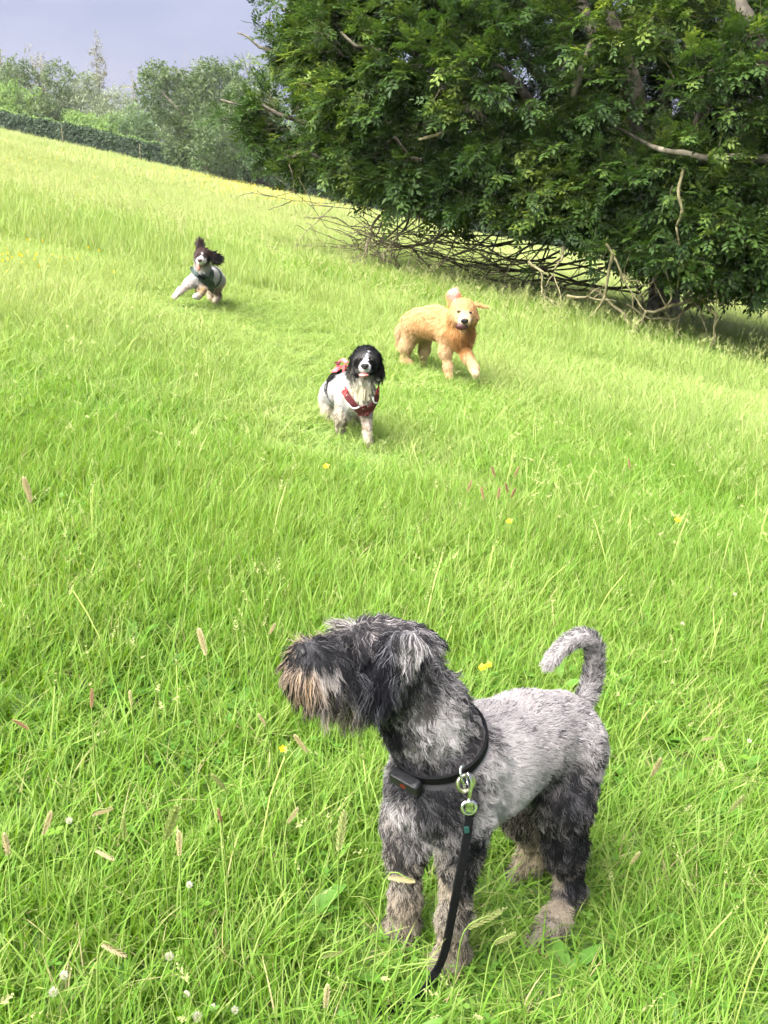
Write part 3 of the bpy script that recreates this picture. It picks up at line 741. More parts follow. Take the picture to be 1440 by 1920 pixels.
def far_row():
    T = far_tree
    g = 'trees behind the far hedge'
    # px, base, Y, height, width
    T(412, 0, 61.5, 6.6, 8.4, M['f_dark'], 'big rounded dark green tree at the end of the clipped hedge', 71, n=22000, leaf=.10, trunk=.3)
    T(430, 0, 67, 7.4, 8.0, M['f_pale'], 'pale rounded tree rising behind the big dark tree', 72, n=7500, leaf=.10, trunk=.25, airy=.3)
    T(500, 0, 60, 5.0, 6.5, M['f_mid'], 'mid green tree half hidden behind the ash branches', 73, n=5500, leaf=.10, trunk=.2)
    T(120, 0, 80, 5.6, 5.4, M['f_dark'], 'dark green round tree behind the pale hedge bushes', 74, n=4500, leaf=.10, group=g)
    T(15, 0, 84, 6.2, 6.5, M['f_pale'], 'grey-green tree at the left edge behind the hedge', 75, n=4500, leaf=.10, airy=.2, group=g)
    T(70, 0, 88, 7.6, 4.2, M['f_pale'], 'thin feathery tree standing highest at the left', 76, n=3200, leaf=.085, airy=.7, shape='tall', group=g)
    T(138, 0, 90, 7.0, 4.6, M['f_brown'], 'brownish thin tree between the feathery and the tall slender one', 77, n=3200, leaf=.085, airy=.6, shape='tall', group=g)
    T(190, 0, 84, 5.4, 6.4, M['f_pale'], 'pale bushy tree to the right of the dark round one', 78, n=4500, leaf=.10, airy=.2, group=g)
    T(236, 0, 86, 8.8, 2.9, M['f_brown'], 'tall slender brownish tree rising above the row', 79, n=3000, leaf=.085, airy=.6, trunk=.05, shape='tall', group=g)
    T(290, 0, 86, 7.0, 4.0, M['f_brown'], 'bare-looking twiggy tree left of the big dark tree', 80, n=1500, leaf=.08, airy=.9, trunk=.06, shape='tall', group=g)
    T(270, 0, 80, 4.8, 6.5, M['f_pale'], 'low pale tree below the tall slender one', 81, n=4500, leaf=.10, group=g)
    T(330, 0, 76, 4.6, 5.5, M['f_mid'], 'mid green tree against the left side of the big dark tree', 82, n=4500, leaf=.10, group=g)
    g = 'bushes along the top of the hedge'
    B = lambda px, Y, h, w, mat, lab, sd, n=1000: T(px, 0, Y, h * 1.35, w * 1.1, mat, lab, sd, 'bush', 'bush', n * 3, .085, 0, .06, 'bush', g)
    B(5, 72, 3.2, 3.4, M['f_dark'], 'dark bush at the left edge above the hedge', 91)
    B(52, 73, 3.3, 4.2, M['f_light'], 'large light green bush above the hedge', 92, 1400)
    B(95, 71, 2.5, 3.0, M['f_light'], 'small light green bush left of the dark low one', 93)
    B(140, 71, 2.5, 3.4, M['f_dark'], 'low dark bush between the light green bushes', 94, 1200)
    B(195, 71, 2.2, 3.6, M['f_light'], 'bright green bush right of the low dark one', 95, 1200)
    B(240, 70.5, 2.4, 3.8, M['f_light'], 'bright green spreading bush above the middle of the hedge', 96, 1300)
    B(290, 69.5, 2.4, 3.6, M['f_mid'], 'greyish green bush beside the big dark tree', 97, 1200)
    # beyond the ash, mostly hidden by it
    T(640, 0, 70, 6.0, 8.0, M['f_mid'], 'round green tree glimpsed behind the ash crown', 98, n=3000, leaf=.12)
    g = 'posts of the field fence'
    for i, (px, py, lab) in enumerate([(54, 252, 'leftmost thin fence post below the clipped hedge'), (165, 277, 'second thin fence post from the left below the hedge'), (297, 303, 'thin fence post below the middle of the hedge'),
                                       (381, 322, 'thin fence post under the big dark tree'), (455, 338, 'fence post left of the pair under the mid green tree'), (471, 341, 'rightmost fence post before the ash branches')]):
        b = GY(px, 63.5); m = MB(); m.tube([(0, 0, -.2), (0.01, 0, .55), (0, 0, 1.05), (.005, 0, 1.12)], [.03, .028, .026, .02], 7)
        o = m.build('fence_post', M['pale_twig']); o.location = b; tag(o, lab, 'fence post', g)
far_row()

# ------------------------------------------------------------------ dogs: one continuous skin each, with a coat of hair
def prim(a, ra, b=None, rb=None, flat=None, k=None, **att):
    d = dict(a=np.asarray(a, float), b=np.asarray(a if b is None else b, float), ra=ra, rb=ra if rb is None else rb, flat=flat, k=k)
    d.update(att); return d
def prim_d(p, X):
    ab = p['b'] - p['a']; L2 = float(ab @ ab)
    if L2 < 1e-12: t = np.zeros(len(X))
    else: t = np.clip(((X - p['a']) @ ab) / L2, 0, 1)
    q = X - (p['a'] + t[:, None] * ab)
    if p['flat'] is not None:              # (direction, factor): flattened across that direction
        n, f = p['flat']; n = nrm(n); q = q + np.outer((q @ n) * (1 / f - 1), n)
        return (np.linalg.norm(q, axis=1) - (p['ra'] + t * (p['rb'] - p['ra']))) * max(f, 0.45)
    return np.linalg.norm(q, axis=1) - (p['ra'] + t * (p['rb'] - p['ra']))
def sdf(prims, X, k):
    X = np.atleast_2d(X); d = None
    for p in prims:
        e = prim_d(p, X); kk = p['k'] or k
        if d is None: d = e; continue
        h = np.clip(0.5 + 0.5 * (d - e) / kk, 0, 1)
        d = d * (1 - h) + e * h - kk * h * (1 - h)
    return d
def sdf_grad(prims, X, k, e=0.003):
    g = np.stack([sdf(prims, X + np.eye(3)[i] * e, k) - sdf(prims, X - np.eye(3)[i] * e, k) for i in range(3)], 1)
    return g / np.maximum(np.linalg.norm(g, axis=1, keepdims=True), 1e-9)
def surface_nets(prims, k, h):
    lo = np.min([np.minimum(p['a'] - p['ra'], p['b'] - p['rb']) for p in prims], 0) - 0.03
    hi = np.max([np.maximum(p['a'] + p['ra'], p['b'] + p['rb']) for p in prims], 0) + 0.03
    n = np.ceil((hi - lo) / h).astype(int) + 1
    ax = [lo[i] + h * np.arange(n[i]) for i in range(3)]
    S = np.empty(n)
    for i in range(n[0]):
        yy, zz = np.meshgrid(ax[1], ax[2], indexing='ij')
        S[i] = sdf(prims, np.stack([np.full(yy.size, ax[0][i]), yy.ravel(), zz.ravel()], 1), k).reshape(yy.shape)
    ins = S < 0
    cn = n - 1
    acc = np.zeros((*cn, 3)); cnt = np.zeros(cn)
    cor = [(a, b, c) for a in (0, 1) for b in (0, 1) for c in (0, 1)]
    sl = lambda c: S[c[0]:c[0] + cn[0], c[1]:c[1] + cn[1], c[2]:c[2] + cn[2]]
    for c in cor:
        for axis in range(3):
            if c[axis]: continue
            c2 = list(c); c2[axis] = 1
            s0, s1 = sl(c), sl(c2); m = (s0 < 0) != (s1 < 0)
            t = np.where(m, s0 / np.where(s0 == s1, 1, s0 - s1), 0)
            for q in range(3):
                acc[..., q] += np.where(m, c[q] + (t if q == axis else 0), 0)
            cnt += m
    act = cnt > 0
    ids = -np.ones(cn, int); ids[act] = np.arange(act.sum())
    ijk = np.argwhere(act)
    V = lo + h * (ijk + acc[act] / cnt[act][:, None])
    quads = []
    for axis in range(3):
        u, v = (axis + 1) % 3, (axis + 2) % 3
        a = [slice(1, cn[i]) for i in range(3)]; a[axis] = slice(0, n[axis] - 1)
        b = list(a); b[axis] = slice(1, n[axis])
        e = np.argwhere(ins[tuple(a)] != ins[tuple(b)])
        base = e.copy(); base[:, u] += 1; base[:, v] += 1
        flip = ins[tuple(a)][tuple(e.T)]
        du = np.eye(3, dtype=int)[u]; dv = np.eye(3, dtype=int)[v]
        q = np.stack([ids[tuple((base - o).T)] for o in (du + dv, dv, 0 * du, du)], 1)
        # order: (-u-v), (-v), (0), (-u)
        q[~flip] = q[~flip][:, ::-1]
        quads.append(q)
    Q = np.concatenate(quads)
    return V, Q
DEF = dict(c1=(0.5, 0.5, 0.5), c2=(0.1, 0.1, 0.1), mix=0.0, L=0.02, curl=0.0, lift=0.35, flow=(0, 0, -1), droop=0.3)
def field(prims, X, sharp=0.014):
    D = np.stack([prim_d(p, X) for p in prims], 1)
    W = np.exp(-(D - D.min(1, keepdims=True)) / sharp); W /= W.sum(1, keepdims=True)
    out = {}
    for key in DEF:
        vals = np.array([np.atleast_1d(np.asarray(p.get(key, DEF[key]), float)) for p in prims])
        out[key] = W @ vals
    return out
def jitter3(X, s, seed):
    o = Vector((seed * 3.1, seed * 1.7, seed * 2.3))
    return np.array([mnoise.noise(Vector(x) * s + o) for x in X])
def apply_paint(at, X, paint, seed):
    """coat markings and painted shade: patches with an edge of their own on the skin"""
    n1 = jitter3(X, 22, seed); n2 = jitter3(X, 60, seed + 3)
    for c, r, d in paint:
        dist = np.linalg.norm(X - c, axis=1) + (n1 * 0.30 + n2 * 0.15) * r
        w = np.clip((r - dist) / (d.get('soft', 0.25) * r) + 0.5, 0, 1)[:, None]
        for key, val in d.items():
            if key == 'soft': continue
            at[key] = at[key] * (1 - w) + np.atleast_1d(np.asarray(val, float)) * w
    return at
def march(prims, k, px, py):
    """first point of the dog on the line of sight of a pixel"""
    d = nrm(ray(px, py)); t = 0.8; best = (9, None)
    for _ in range(140):
        X = CAM + d * t; s = float(sdf(prims, X[None], k)[0])
        if s < best[0]: best = (s, X)
        if s < 0.0008: break
        t += max(s * 0.8, 0.0006)
        if t > 30: break
    X = best[1]; return X, sdf_grad(prims, X[None], k)[0]
def outward(prims, k, c, d, off=0.004):
    """surface point from an inner point in a direction"""
    d = nrm(d); lo, hi = 0.0, 0.5
    for _ in range(40):
        mid = (lo + hi) / 2
        if float(sdf(prims, (c + d * mid)[None], k)[0]) < 0: lo = mid
        else: hi = mid
    # furthest crossing is not needed: bodies are star-shaped from the points used here
    X = c + d * lo
    return X + sdf_grad(prims, X[None], k)[0] * off

Pw = P
def skin_mat():
    m, N, L, out = new_mat('dog_skin')
    at = N.new('ShaderNodeAttribute'); at.attribute_name = 'coat'
    b = N.new('ShaderNodeBsdfPrincipled'); b.inputs['Roughness'].default_value = 0.8; b.inputs['Specular IOR Level'].default_value = 0.2
    L.new(at.outputs['Color'], b.inputs['Base Color']); L.new(b.outputs['BSDF'], out.inputs['Surface'])
    return m
M['skin'] = skin_mat(); M['fur'] = fur_mat('dog_fur', 0.5, 0.06)
M['nose'] = plain('wet_nose', (0.010, 0.009, 0.010), 0.5, noise=0.4, scale=260, spec=0.3)
M['brown_nose'] = plain('liver_nose', (0.05, 0.022, 0.018), 0.32, noise=0.3, scale=200, spec=0.5)
M['eye'] = plain('dark_eye', (0.012, 0.008, 0.005), 0.3, noise=0.1, spec=0.3)
M['tongue'] = plain('tongue', (0.62, 0.22, 0.20), 0.35, noise=0.15, scale=120)
M['mouth'] = plain('mouth_inside', (0.05, 0.015, 0.015), 0.5)
M['teeth'] = plain('teeth', (0.7, 0.66, 0.55), 0.4)
M['black_web'] = plain('black_webbing', (0.005, 0.005, 0.006), 0.75, noise=0.3, scale=300, spec=0.12)
M['black_plastic'] = plain('black_plastic', (0.010, 0.010, 0.012), 0.42, noise=0.1, spec=0.3)
M['steel'] = plain('steel', (0.62, 0.62, 0.60), 0.22, 1.0, noise=0.08)
M['brass'] = plain('brass_ring', (0.55, 0.52, 0.40), 0.3, 1.0, noise=0.08)
M['red_web'] = plain('dark_red_webbing', (0.075, 0.007, 0.011), 0.75, noise=0.3, scale=200)
M['red_bright'] = plain('red_webbing', (0.32, 0.03, 0.035), 0.7, noise=0.2, scale=200)
M['pink_web'] = plain('coral_pink_webbing', (0.80, 0.12, 0.14), 0.6, noise=0.2, scale=200)
M['silver_tape'] = plain('reflective_tape', (0.72, 0.72, 0.72), 0.35, noise=0.1)
M['green_web'] = plain('dark_green_webbing', (0.022, 0.042, 0.035), 0.7, noise=0.3, scale=200)
M['red_mark'] = plain('red_print', (0.55, 0.04, 0.02), 0.5, noise=0.1)
M['teal_mark'] = plain('teal_label', (0.008, 0.04, 0.035), 0.5, noise=0.1)

def make_dog(root, prims, k, h, nstr, paint, seed, rad=0.0005, npts=7, clump=0.6, guides=25, bare=None, sharp=0.014, nofur=None):
    V, Q = surface_nets(prims, k, h)
    at = apply_paint(field(prims, V, sharp), V, paint, seed)
    base = at['c1'] * (1 - at['mix']) + at['c2'] * at['mix']
    org = np.asarray(root.location)
    body = mesh_obj('body', V - org, Q, M['skin'], root, True, {'coat': base * 0.75})
    # --- coat
    r = np.random.default_rng(seed)
    T = np.concatenate([Q[:, [0, 1, 2]], Q[:, [0, 2, 3]]])
    A = V[T[:, 0]]; e1 = V[T[:, 1]] - A; e2 = V[T[:, 2]] - A
    cr = np.cross(e1, e2); ar = np.linalg.norm(cr, axis=1)
    ti = r.choice(len(T), nstr, p=ar / ar.sum()); u = r.random(nstr); v = r.random(nstr); s = u + v > 1
    u[s] = 1 - u[s]; v[s] = 1 - v[s]
    X = A[ti] + u[:, None] * e1[ti] + v[:, None] * e2[ti]
    Nn = sdf_grad(prims, X, k)
    if nofur is not None:
        m = ~nofur(X); X = X[m]; Nn = Nn[m]
    n = len(X)
    at = apply_paint(field(prims, X, sharp), X, paint, seed)
    gsel = r.choice(n, max(n // guides, 4), replace=False)
    kd = KDTree(len(gsel))
    for i, g in enumerate(gsel): kd.insert(X[g], i)
    kd.balance()
    gi = np.array([kd.find(x)[1] for x in X])
    rg = r.random(len(gsel))[gi]
    mixv = at['mix'][:, 0] + 0.20 * jitter3(X, 30, seed + 9) * (at['mix'][:, 0] > 0.03)
    dark = (0.45 * rg + 0.55 * r.random(n)) < mixv
    col = np.where(dark[:, None], at['c2'], at['c1']) * r.uniform(0.78, 1.18, n)[:, None]
    flow = at['flow']; flow = flow - (flow * Nn).sum(1, keepdims=True) * Nn
    flow /= np.maximum(np.linalg.norm(flow, axis=1, keepdims=True), 1e-6)
    jg = r.normal(0, 1, (len(gsel), 3))[gi]
    flow = flow + 0.30 * jg * np.clip(at['curl'] * 2 + 0.35, 0, 1.2) + r.normal(0, 0.14, (n, 3))
    lift = np.clip(at['lift'] + r.normal(0, .08, (n, 1)), 0.03, 1)
    d = Nn * lift + flow * (1 - lift); d /= np.linalg.norm(d, axis=1, keepdims=True)
    L = at['L'][:, 0] * r.uniform(0.65, 1.2, n)
    pts = np.empty((n, npts, 3)); p = X - Nn * 0.001; pts[:, 0] = p
    seg = (L / (npts - 1))[:, None]
    side = np.cross(d, Nn); side /= np.maximum(np.linalg.norm(side, axis=1, keepdims=True), 1e-6)
    ph0 = (r.random(len(gsel)) * 6.28)[gi] + r.normal(0, .5, n)
    wl_ = (r.uniform(0.016, 0.030, len(gsel)))[gi]
    for i in range(1, npts):
        t = i / (npts - 1)
        d2 = d + np.array([0, 0, -1.0]) * at['droop'] * t
        d2 /= np.linalg.norm(d2, axis=1, keepdims=True)
        ph = ph0 + 6.28 * L * t / wl_
        cv = at['curl'] * (side * np.cos(ph)[:, None] + Nn * 0.6 * np.sin(ph)[:, None])
        d2 = d2 + cv; d2 /= np.linalg.norm(d2, axis=1, keepdims=True)
        p = p + d2 * seg
        s_ = sdf(prims, p, k); push = np.clip(0.0015 + 0.004 * t * lift[:, 0] - s_, 0, None)
        p = p + Nn * push[:, None]
        pts[:, i] = p
    G_ = pts[gsel][gi]
    tt = np.linspace(0, 1, npts)[None, :, None]
    cl = clump * np.clip(L / 0.03, 0.2, 1)[:, None, None] * r.uniform(0.6, 1.1, (n, 1, 1)) * tt ** 0.8
    ok = (np.linalg.norm(G_[:, 0] - pts[:, 0], axis=1) < 0.03)[:, None, None]
    pts = np.where(ok, pts + (G_ - pts) * np.clip(cl, 0, .95), pts)
    cu = bpy.data.hair_curves.new('coat')
    cu.add_curves([npts] * n)
    cu.position_data.foreach_set('vector', (pts - org).astype(np.float32).ravel())
    ra = cu.attributes.get('radius') or cu.attributes.new('radius', 'FLOAT', 'POINT')
    rr = rad * (1 - 0.75 * np.linspace(0, 1, npts) ** 1.5)[None, :] * r.uniform(0.7, 1.2, n)[:, None]
    ra.data.foreach_set('value', rr.astype(np.float32).ravel())
    ca = cu.attributes.new('coat', 'FLOAT_COLOR', 'CURVE')
    c4 = np.ones((n, 4), np.float32); c4[:, :3] = col; ca.data.foreach_set('color', c4.ravel())
    cu.materials.append(M['fur'])
    o = bpy.data.objects.new('coat', cu); link(o, root)
    return body, o
def ball(name, c, rx, mat, root, ax=None, rr=(1, 1, 1)):
    """small rounded piece (nose, eye) turned so that its local z looks along ax"""
    R = np.eye(3) if ax is None else np.array(Vector(ax).to_track_quat('Z', 'Y').to_matrix())
    V = (SPH_V * np.array(rr) * rx) @ R.T + c - np.asarray(root.location)
    return mesh_obj(name, V, SPH_F, mat, root, True)
def nose_piece(c, n, w, mat, root):
    """dog's nose: broad above, notched, with two nostril dents"""
    R = np.array(Vector(n).to_track_quat('Z', 'Y').to_matrix())
    V, Fc = unit_sphere(20, 14)
    V = V.copy(); V[:, 0] *= 1 + 0.25 * V[:, 1]; V[:, 1] *= 0.78; V[:, 2] *= 0.6
    for sx in (-1, 1):
        dd = np.hypot(V[:, 0] - sx * 0.42, V[:, 1] + 0.08); V[:, 2] -= np.where(V[:, 2] > 0, 0.35 * np.exp(-(dd / 0.2) ** 2), 0)
    V[:, 2] -= np.where(V[:, 2] > 0, 0.15 * np.exp(-(V[:, 0] / 0.08) ** 2), 0)
    return mesh_obj('nose', (V * w) @ R.T + c - np.asarray(root.location), Fc, mat, root, True)
def strap(name, pts, nrmls, width, thick, mat, parent, org, closed=False):
    """webbing laid along a path, lying flat on the given normals"""
    n = len(pts); V = []; Fc = []
    for i in range(n):
        a = pts[(i - 1) % n] if closed else pts[max(i - 1, 0)]; b = pts[(i + 1) % n] if closed else pts[min(i + 1, n - 1)]
        t = nrm(b - a); s = nrm(np.cross(t, nrmls[i])); nn = nrm(np.cross(s, t))
        if nn @ nrmls[i] < 0: nn = -nn
        for (u, w) in ((-1, 0), (-.85, 1), (.85, 1), (1, 0)):
            V.append(pts[i] + s * u * width / 2 + nn * (w * thick) - org)
    m = n if closed else n - 1
    for i in range(m):
        j = (i + 1) % n
        for q in range(4):
            Fc.append((i * 4 + q, i * 4 + (q + 1) % 4, j * 4 + (q + 1) % 4, j * 4 + q))
    if not closed: Fc.append((3, 2, 1, 0)); Fc.append(tuple((n - 1) * 4 + q for q in range(4)))
    return mesh_obj(name, V, Fc, mat, parent, False)
def loop_on(prims, k, c, axis, n=40, off=0.006):
    """closed loop of surface points round a body, in the plane through c across axis"""
    axis = nrm(axis); u = nrm(np.cross(axis, (0.2, 0.3, 1))); v = np.cross(axis, u)
    pts = []; ns = []
    for i in range(n):
        d = u * math.cos(6.2832 * i / n) + v * math.sin(6.2832 * i / n)
        pts.append(outward(prims, k, c, d, off)); ns.append(d)
    return pts, ns
def path_on(prims, k, pix, n, off):
    """strap path over the side of the dog that the pixels show"""
    pts = []; ns = []
    for q in smooth_path([np.array([*p, 0.0]) for p in pix], n):
        X, nn = march(prims, k, q[0], q[1]); pts.append(X + nn * off); ns.append(nn)
    for _ in range(2):
        pts = [pts[0]] + [(pts[i - 1] + 2 * pts[i] + pts[i + 1]) / 4 for i in range(1, len(pts) - 1)] + [pts[-1]]
    return pts, ns
def ring_piece(name, c, ax, R, r, mat, parent, org, sx=1.0):
    Rm = np.array(Vector(ax).to_track_quat('Z', 'Y').to_matrix()); mb = MB(); V = []; Fc = []
    nu, nv = 22, 8
    for i in range(nu):
        a = 6.2832 * i / nu
        for j in range(nv):
            b = 6.2832 * j / nv; q = np.array([(R + r * math.cos(b)) * math.cos(a) * sx, (R + r * math.cos(b)) * math.sin(a), r * math.sin(b)])
            V.append(Rm @ q + c - org)
            Fc.append((i * nv + j, ((i + 1) % nu) * nv + j, ((i + 1) % nu) * nv + (j + 1) % nv, i * nv + (j + 1) % nv))
    return mesh_obj(name, V, Fc, mat, parent, True)
def box_piece(name, c, X, Y, Z, mat, parent, org, bev=0.25):
    """rounded block with half-axes X, Y, Z"""
    bm = bmesh.new(); bmesh.ops.create_cube(bm, size=2)
    bmesh.ops.bevel(bm, geom=bm.edges[:], offset=bev, segments=3, affect='EDGES', profile=0.6)
    V = [np.asarray(c) + X * v.co.x + Y * v.co.y + Z * v.co.z - org for v in bm.verts]; bm.verts.index_update()
    Fc = [[v.index for v in f.verts] for f in bm.faces]; bm.free()
    return mesh_obj(name, V, Fc, mat, parent, True)

# ---- the shaggy grey dog in front
def grey_dog():
    sil = dict(c1=(0.42, 0.39, 0.395), c2=(0.075, 0.07, 0.076))
    FWD = nrm(P(800, 1480, 1.44) - P(1045, 1380, 1.69)); BK = -FWD
    back = dict(**sil, mix=0.20, L=0.009, curl=0.10, lift=0.26, flow=BK + np.array([0, 0, -.5]), droop=0.1)
    shag = dict(**sil, mix=0.55, L=0.021, curl=0.8, lift=0.28, flow=np.array([0.25, 0, -1.0]), droop=0.4)
    neckf = dict(**sil, mix=0.52, L=0.026, curl=0.8, lift=0.22, flow=P(870, 1420, 1.42) - P(740, 1250, 1.36), droop=0.25)
    headf = dict(**sil, mix=0.62, L=0.022, curl=0.7, lift=0.22, flow=P(800, 1300, 1.36) - P(690, 1190, 1.36), droop=0.3)
    leg = dict(c1=(0.36, 0.32, 0.27), c2=(0.045, 0.04, 0.038), mix=0.5, L=0.020, curl=0.9, lift=0.42, flow=np.array([0.1, 0, -1.0]), droop=0.35)
    hind = dict(c1=(0.38, 0.33, 0.27), c2=(0.03, 0.028, 0.03), mix=0.68, L=0.021, curl=0.8, lift=0.36, flow=np.array([0.3, 0, -1.0]), droop=0.3)
    foot = dict(c1=(0.34, 0.295, 0.24), c2=(0.06, 0.05, 0.045), mix=0.42, L=0.016, curl=0.6, lift=0.3, flow=np.array([-.3, -.2, -1.0]), droop=0.3)
    beard = dict(c1=(0.34, 0.26, 0.19), c2=(0.018, 0.017, 0.019), mix=0.6, L=0.040, curl=0.38, lift=0.14, flow=P(640, 1330, 1.33) - P(590, 1230, 1.32), droop=0.3)
    tail = dict(**sil, mix=0.38, L=0.010, curl=0.2, lift=0.4, flow=np.array([0, 0, -.3]), droop=0.05)
    pr = []
    A = lambda p0, r0, p1=None, r1=None, **kw: pr.append(prim(P(*p0), r0, None if p1 is None else P(*p1), r1, **kw))
    # trunk
    A((820, 1468, 1.445), .081, (900, 1428, 1.535), .094, **back)
    A((900, 1428, 1.535), .094, (985, 1386, 1.62), .080, **back)
    A((985, 1386, 1.62), .080, (1044, 1374, 1.685), .076, **back)
    # chest front and shoulders
    A((808, 1486, 1.418), .060, **shag)
    A((868, 1440, 1.44), .056, (864, 1530, 1.415), .043, **shag)
    A((780, 1472, 1.51), .047, (766, 1545, 1.50), .038, **shag)
    # neck
    A((842, 1420, 1.45), .074, (792, 1330, 1.415), .060, **neckf)
    A((792, 1330, 1.415), .060, (750, 1262, 1.395), .054, **neckf)
    # head
    A((744, 1234, 1.395), .056, (710, 1228, 1.375), .053, **headf)
    A((692, 1250, 1.362), .046, (594, 1252, 1.320), .034, **beard)
    A((670, 1294, 1.350), .036, (600, 1288, 1.318), .029, **beard)
    A((586, 1244, 1.316), .030, (575, 1262, 1.310), .025, **dict(beard, L=.024, lift=.04, flow=np.array([.12, .05, -1.0]), curl=.1))
    A((660, 1206, 1.355), .022, **dict(headf, flow=P(600, 1180, 1.32) - P(660, 1205, 1.355), L=.045, lift=.55, droop=.35, mix=.6))
    # ears: near one folded down on the cheek, the far one behind the crown
    ef = dict(c1=(0.20, 0.20, 0.24), c2=(0.014, 0.014, 0.018), mix=0.85, L=0.028, curl=0.3, lift=0.12, flow=np.array([-.35, 0, -1.0]), droop=0.4)
    A((756, 1218, 1.325), .032, (712, 1296, 1.300), .022, flat=((0.15, -1, -.1), .40), k=.006, **ef)
    A((792, 1192, 1.455), .026, (816, 1206, 1.47), .016, flat=((0.3, 0.2, 1), .5), k=.010, **ef)
    # forelegs
    fn, ff = G(848, 1812), G(755, 1758)
    A((864, 1530, 1.415), .040, (862, 1600, 1.415), .028, **leg)
    A((862, 1600, 1.415), .028, (850, 1725, 1.418), .018, **leg)
    pr.append(prim(P(850, 1725, 1.418), .018, fn + np.array([0, 0, .026]), .022, **foot))
    pr.append(prim(fn + np.array([0, 0, .022]), .021, fn + np.array([-.028, -.026, .014]), .017, **foot))
    A((766, 1540, 1.50), .034, (761, 1600, 1.497), .025, **leg)
    A((761, 1600, 1.497), .025, (759, 1690, 1.495), .018, **leg)
    pr.append(prim(P(759, 1690, 1.495), .018, ff + np.array([0, 0, .026]), .022, **foot))
    pr.append(prim(ff + np.array([0, 0, .022]), .021, ff + np.array([-.03, -.018, .014]), .017, **foot))
    # hind legs
    hn, hf = G(1030, 1775), G(985, 1652)
    A((1072, 1408, 1.655), .063, (1054, 1500, 1.605), .050, **dict(hind, c1=(.40, .37, .375), mix=.42, L=.015))
    A((1054, 1500, 1.605), .048, (1060, 1590, 1.63), .031, **hind)
    A((1060, 1590, 1.63), .031, (1070, 1672, 1.648), .019, **hind)
    pr.append(prim(P(1070, 1672, 1.648), .019, hn + np.array([.012, .03, .032]), .018, **foot))
    pr.append(prim(hn + np.array([.012, .03, .026]), .019, hn + np.array([-.034, -.012, .014]), .016, **foot))
    A((1000, 1420, 1.75), .058, (985, 1515, 1.71), .048, **hind)
    A((985, 1515, 1.71), .044, (1012, 1590, 1.755), .028, **dict(foot, mix=.4))
    pr.append(prim(P(1012, 1590, 1.755), .026, hf + np.array([.015, .03, .028]), .018, **foot))
    pr.append(prim(hf + np.array([.015, .03, .026]), .019, hf + np.array([-.028, -.008, .014]), .016, **foot))
    # tail: up and curled over forwards
    tp = smooth_path([P(1088, 1330, 1.74), P(1108, 1285, 1.765), P(1116, 1235, 1.77), P(1108, 1200, 1.765), P(1080, 1196, 1.755), P(1050, 1218, 1.745), P(1026, 1250, 1.735)], 13)
    for i in range(12):
        f = tp[i + 1] - tp[i]
        pr.append(prim(tp[i], .0165 - .0006 * i, tp[i + 1], .0165 - .0006 * (i + 1), k=.012, **dict(tail, flow=f, mix=.55 if i < 7 else .25)))
    K = .032
    hit = lambda x, y: march(pr, K, x, y)[0]
    black = dict(c1=(.11, .105, .115), c2=(.020, .020, .023), mix=.70)
    silver = dict(c1=(.60, .56, .57), c2=(.12, .11, .11), mix=.12)
    cream = dict(c1=(.42, .355, .28), c2=(.10, .085, .07), mix=.2)
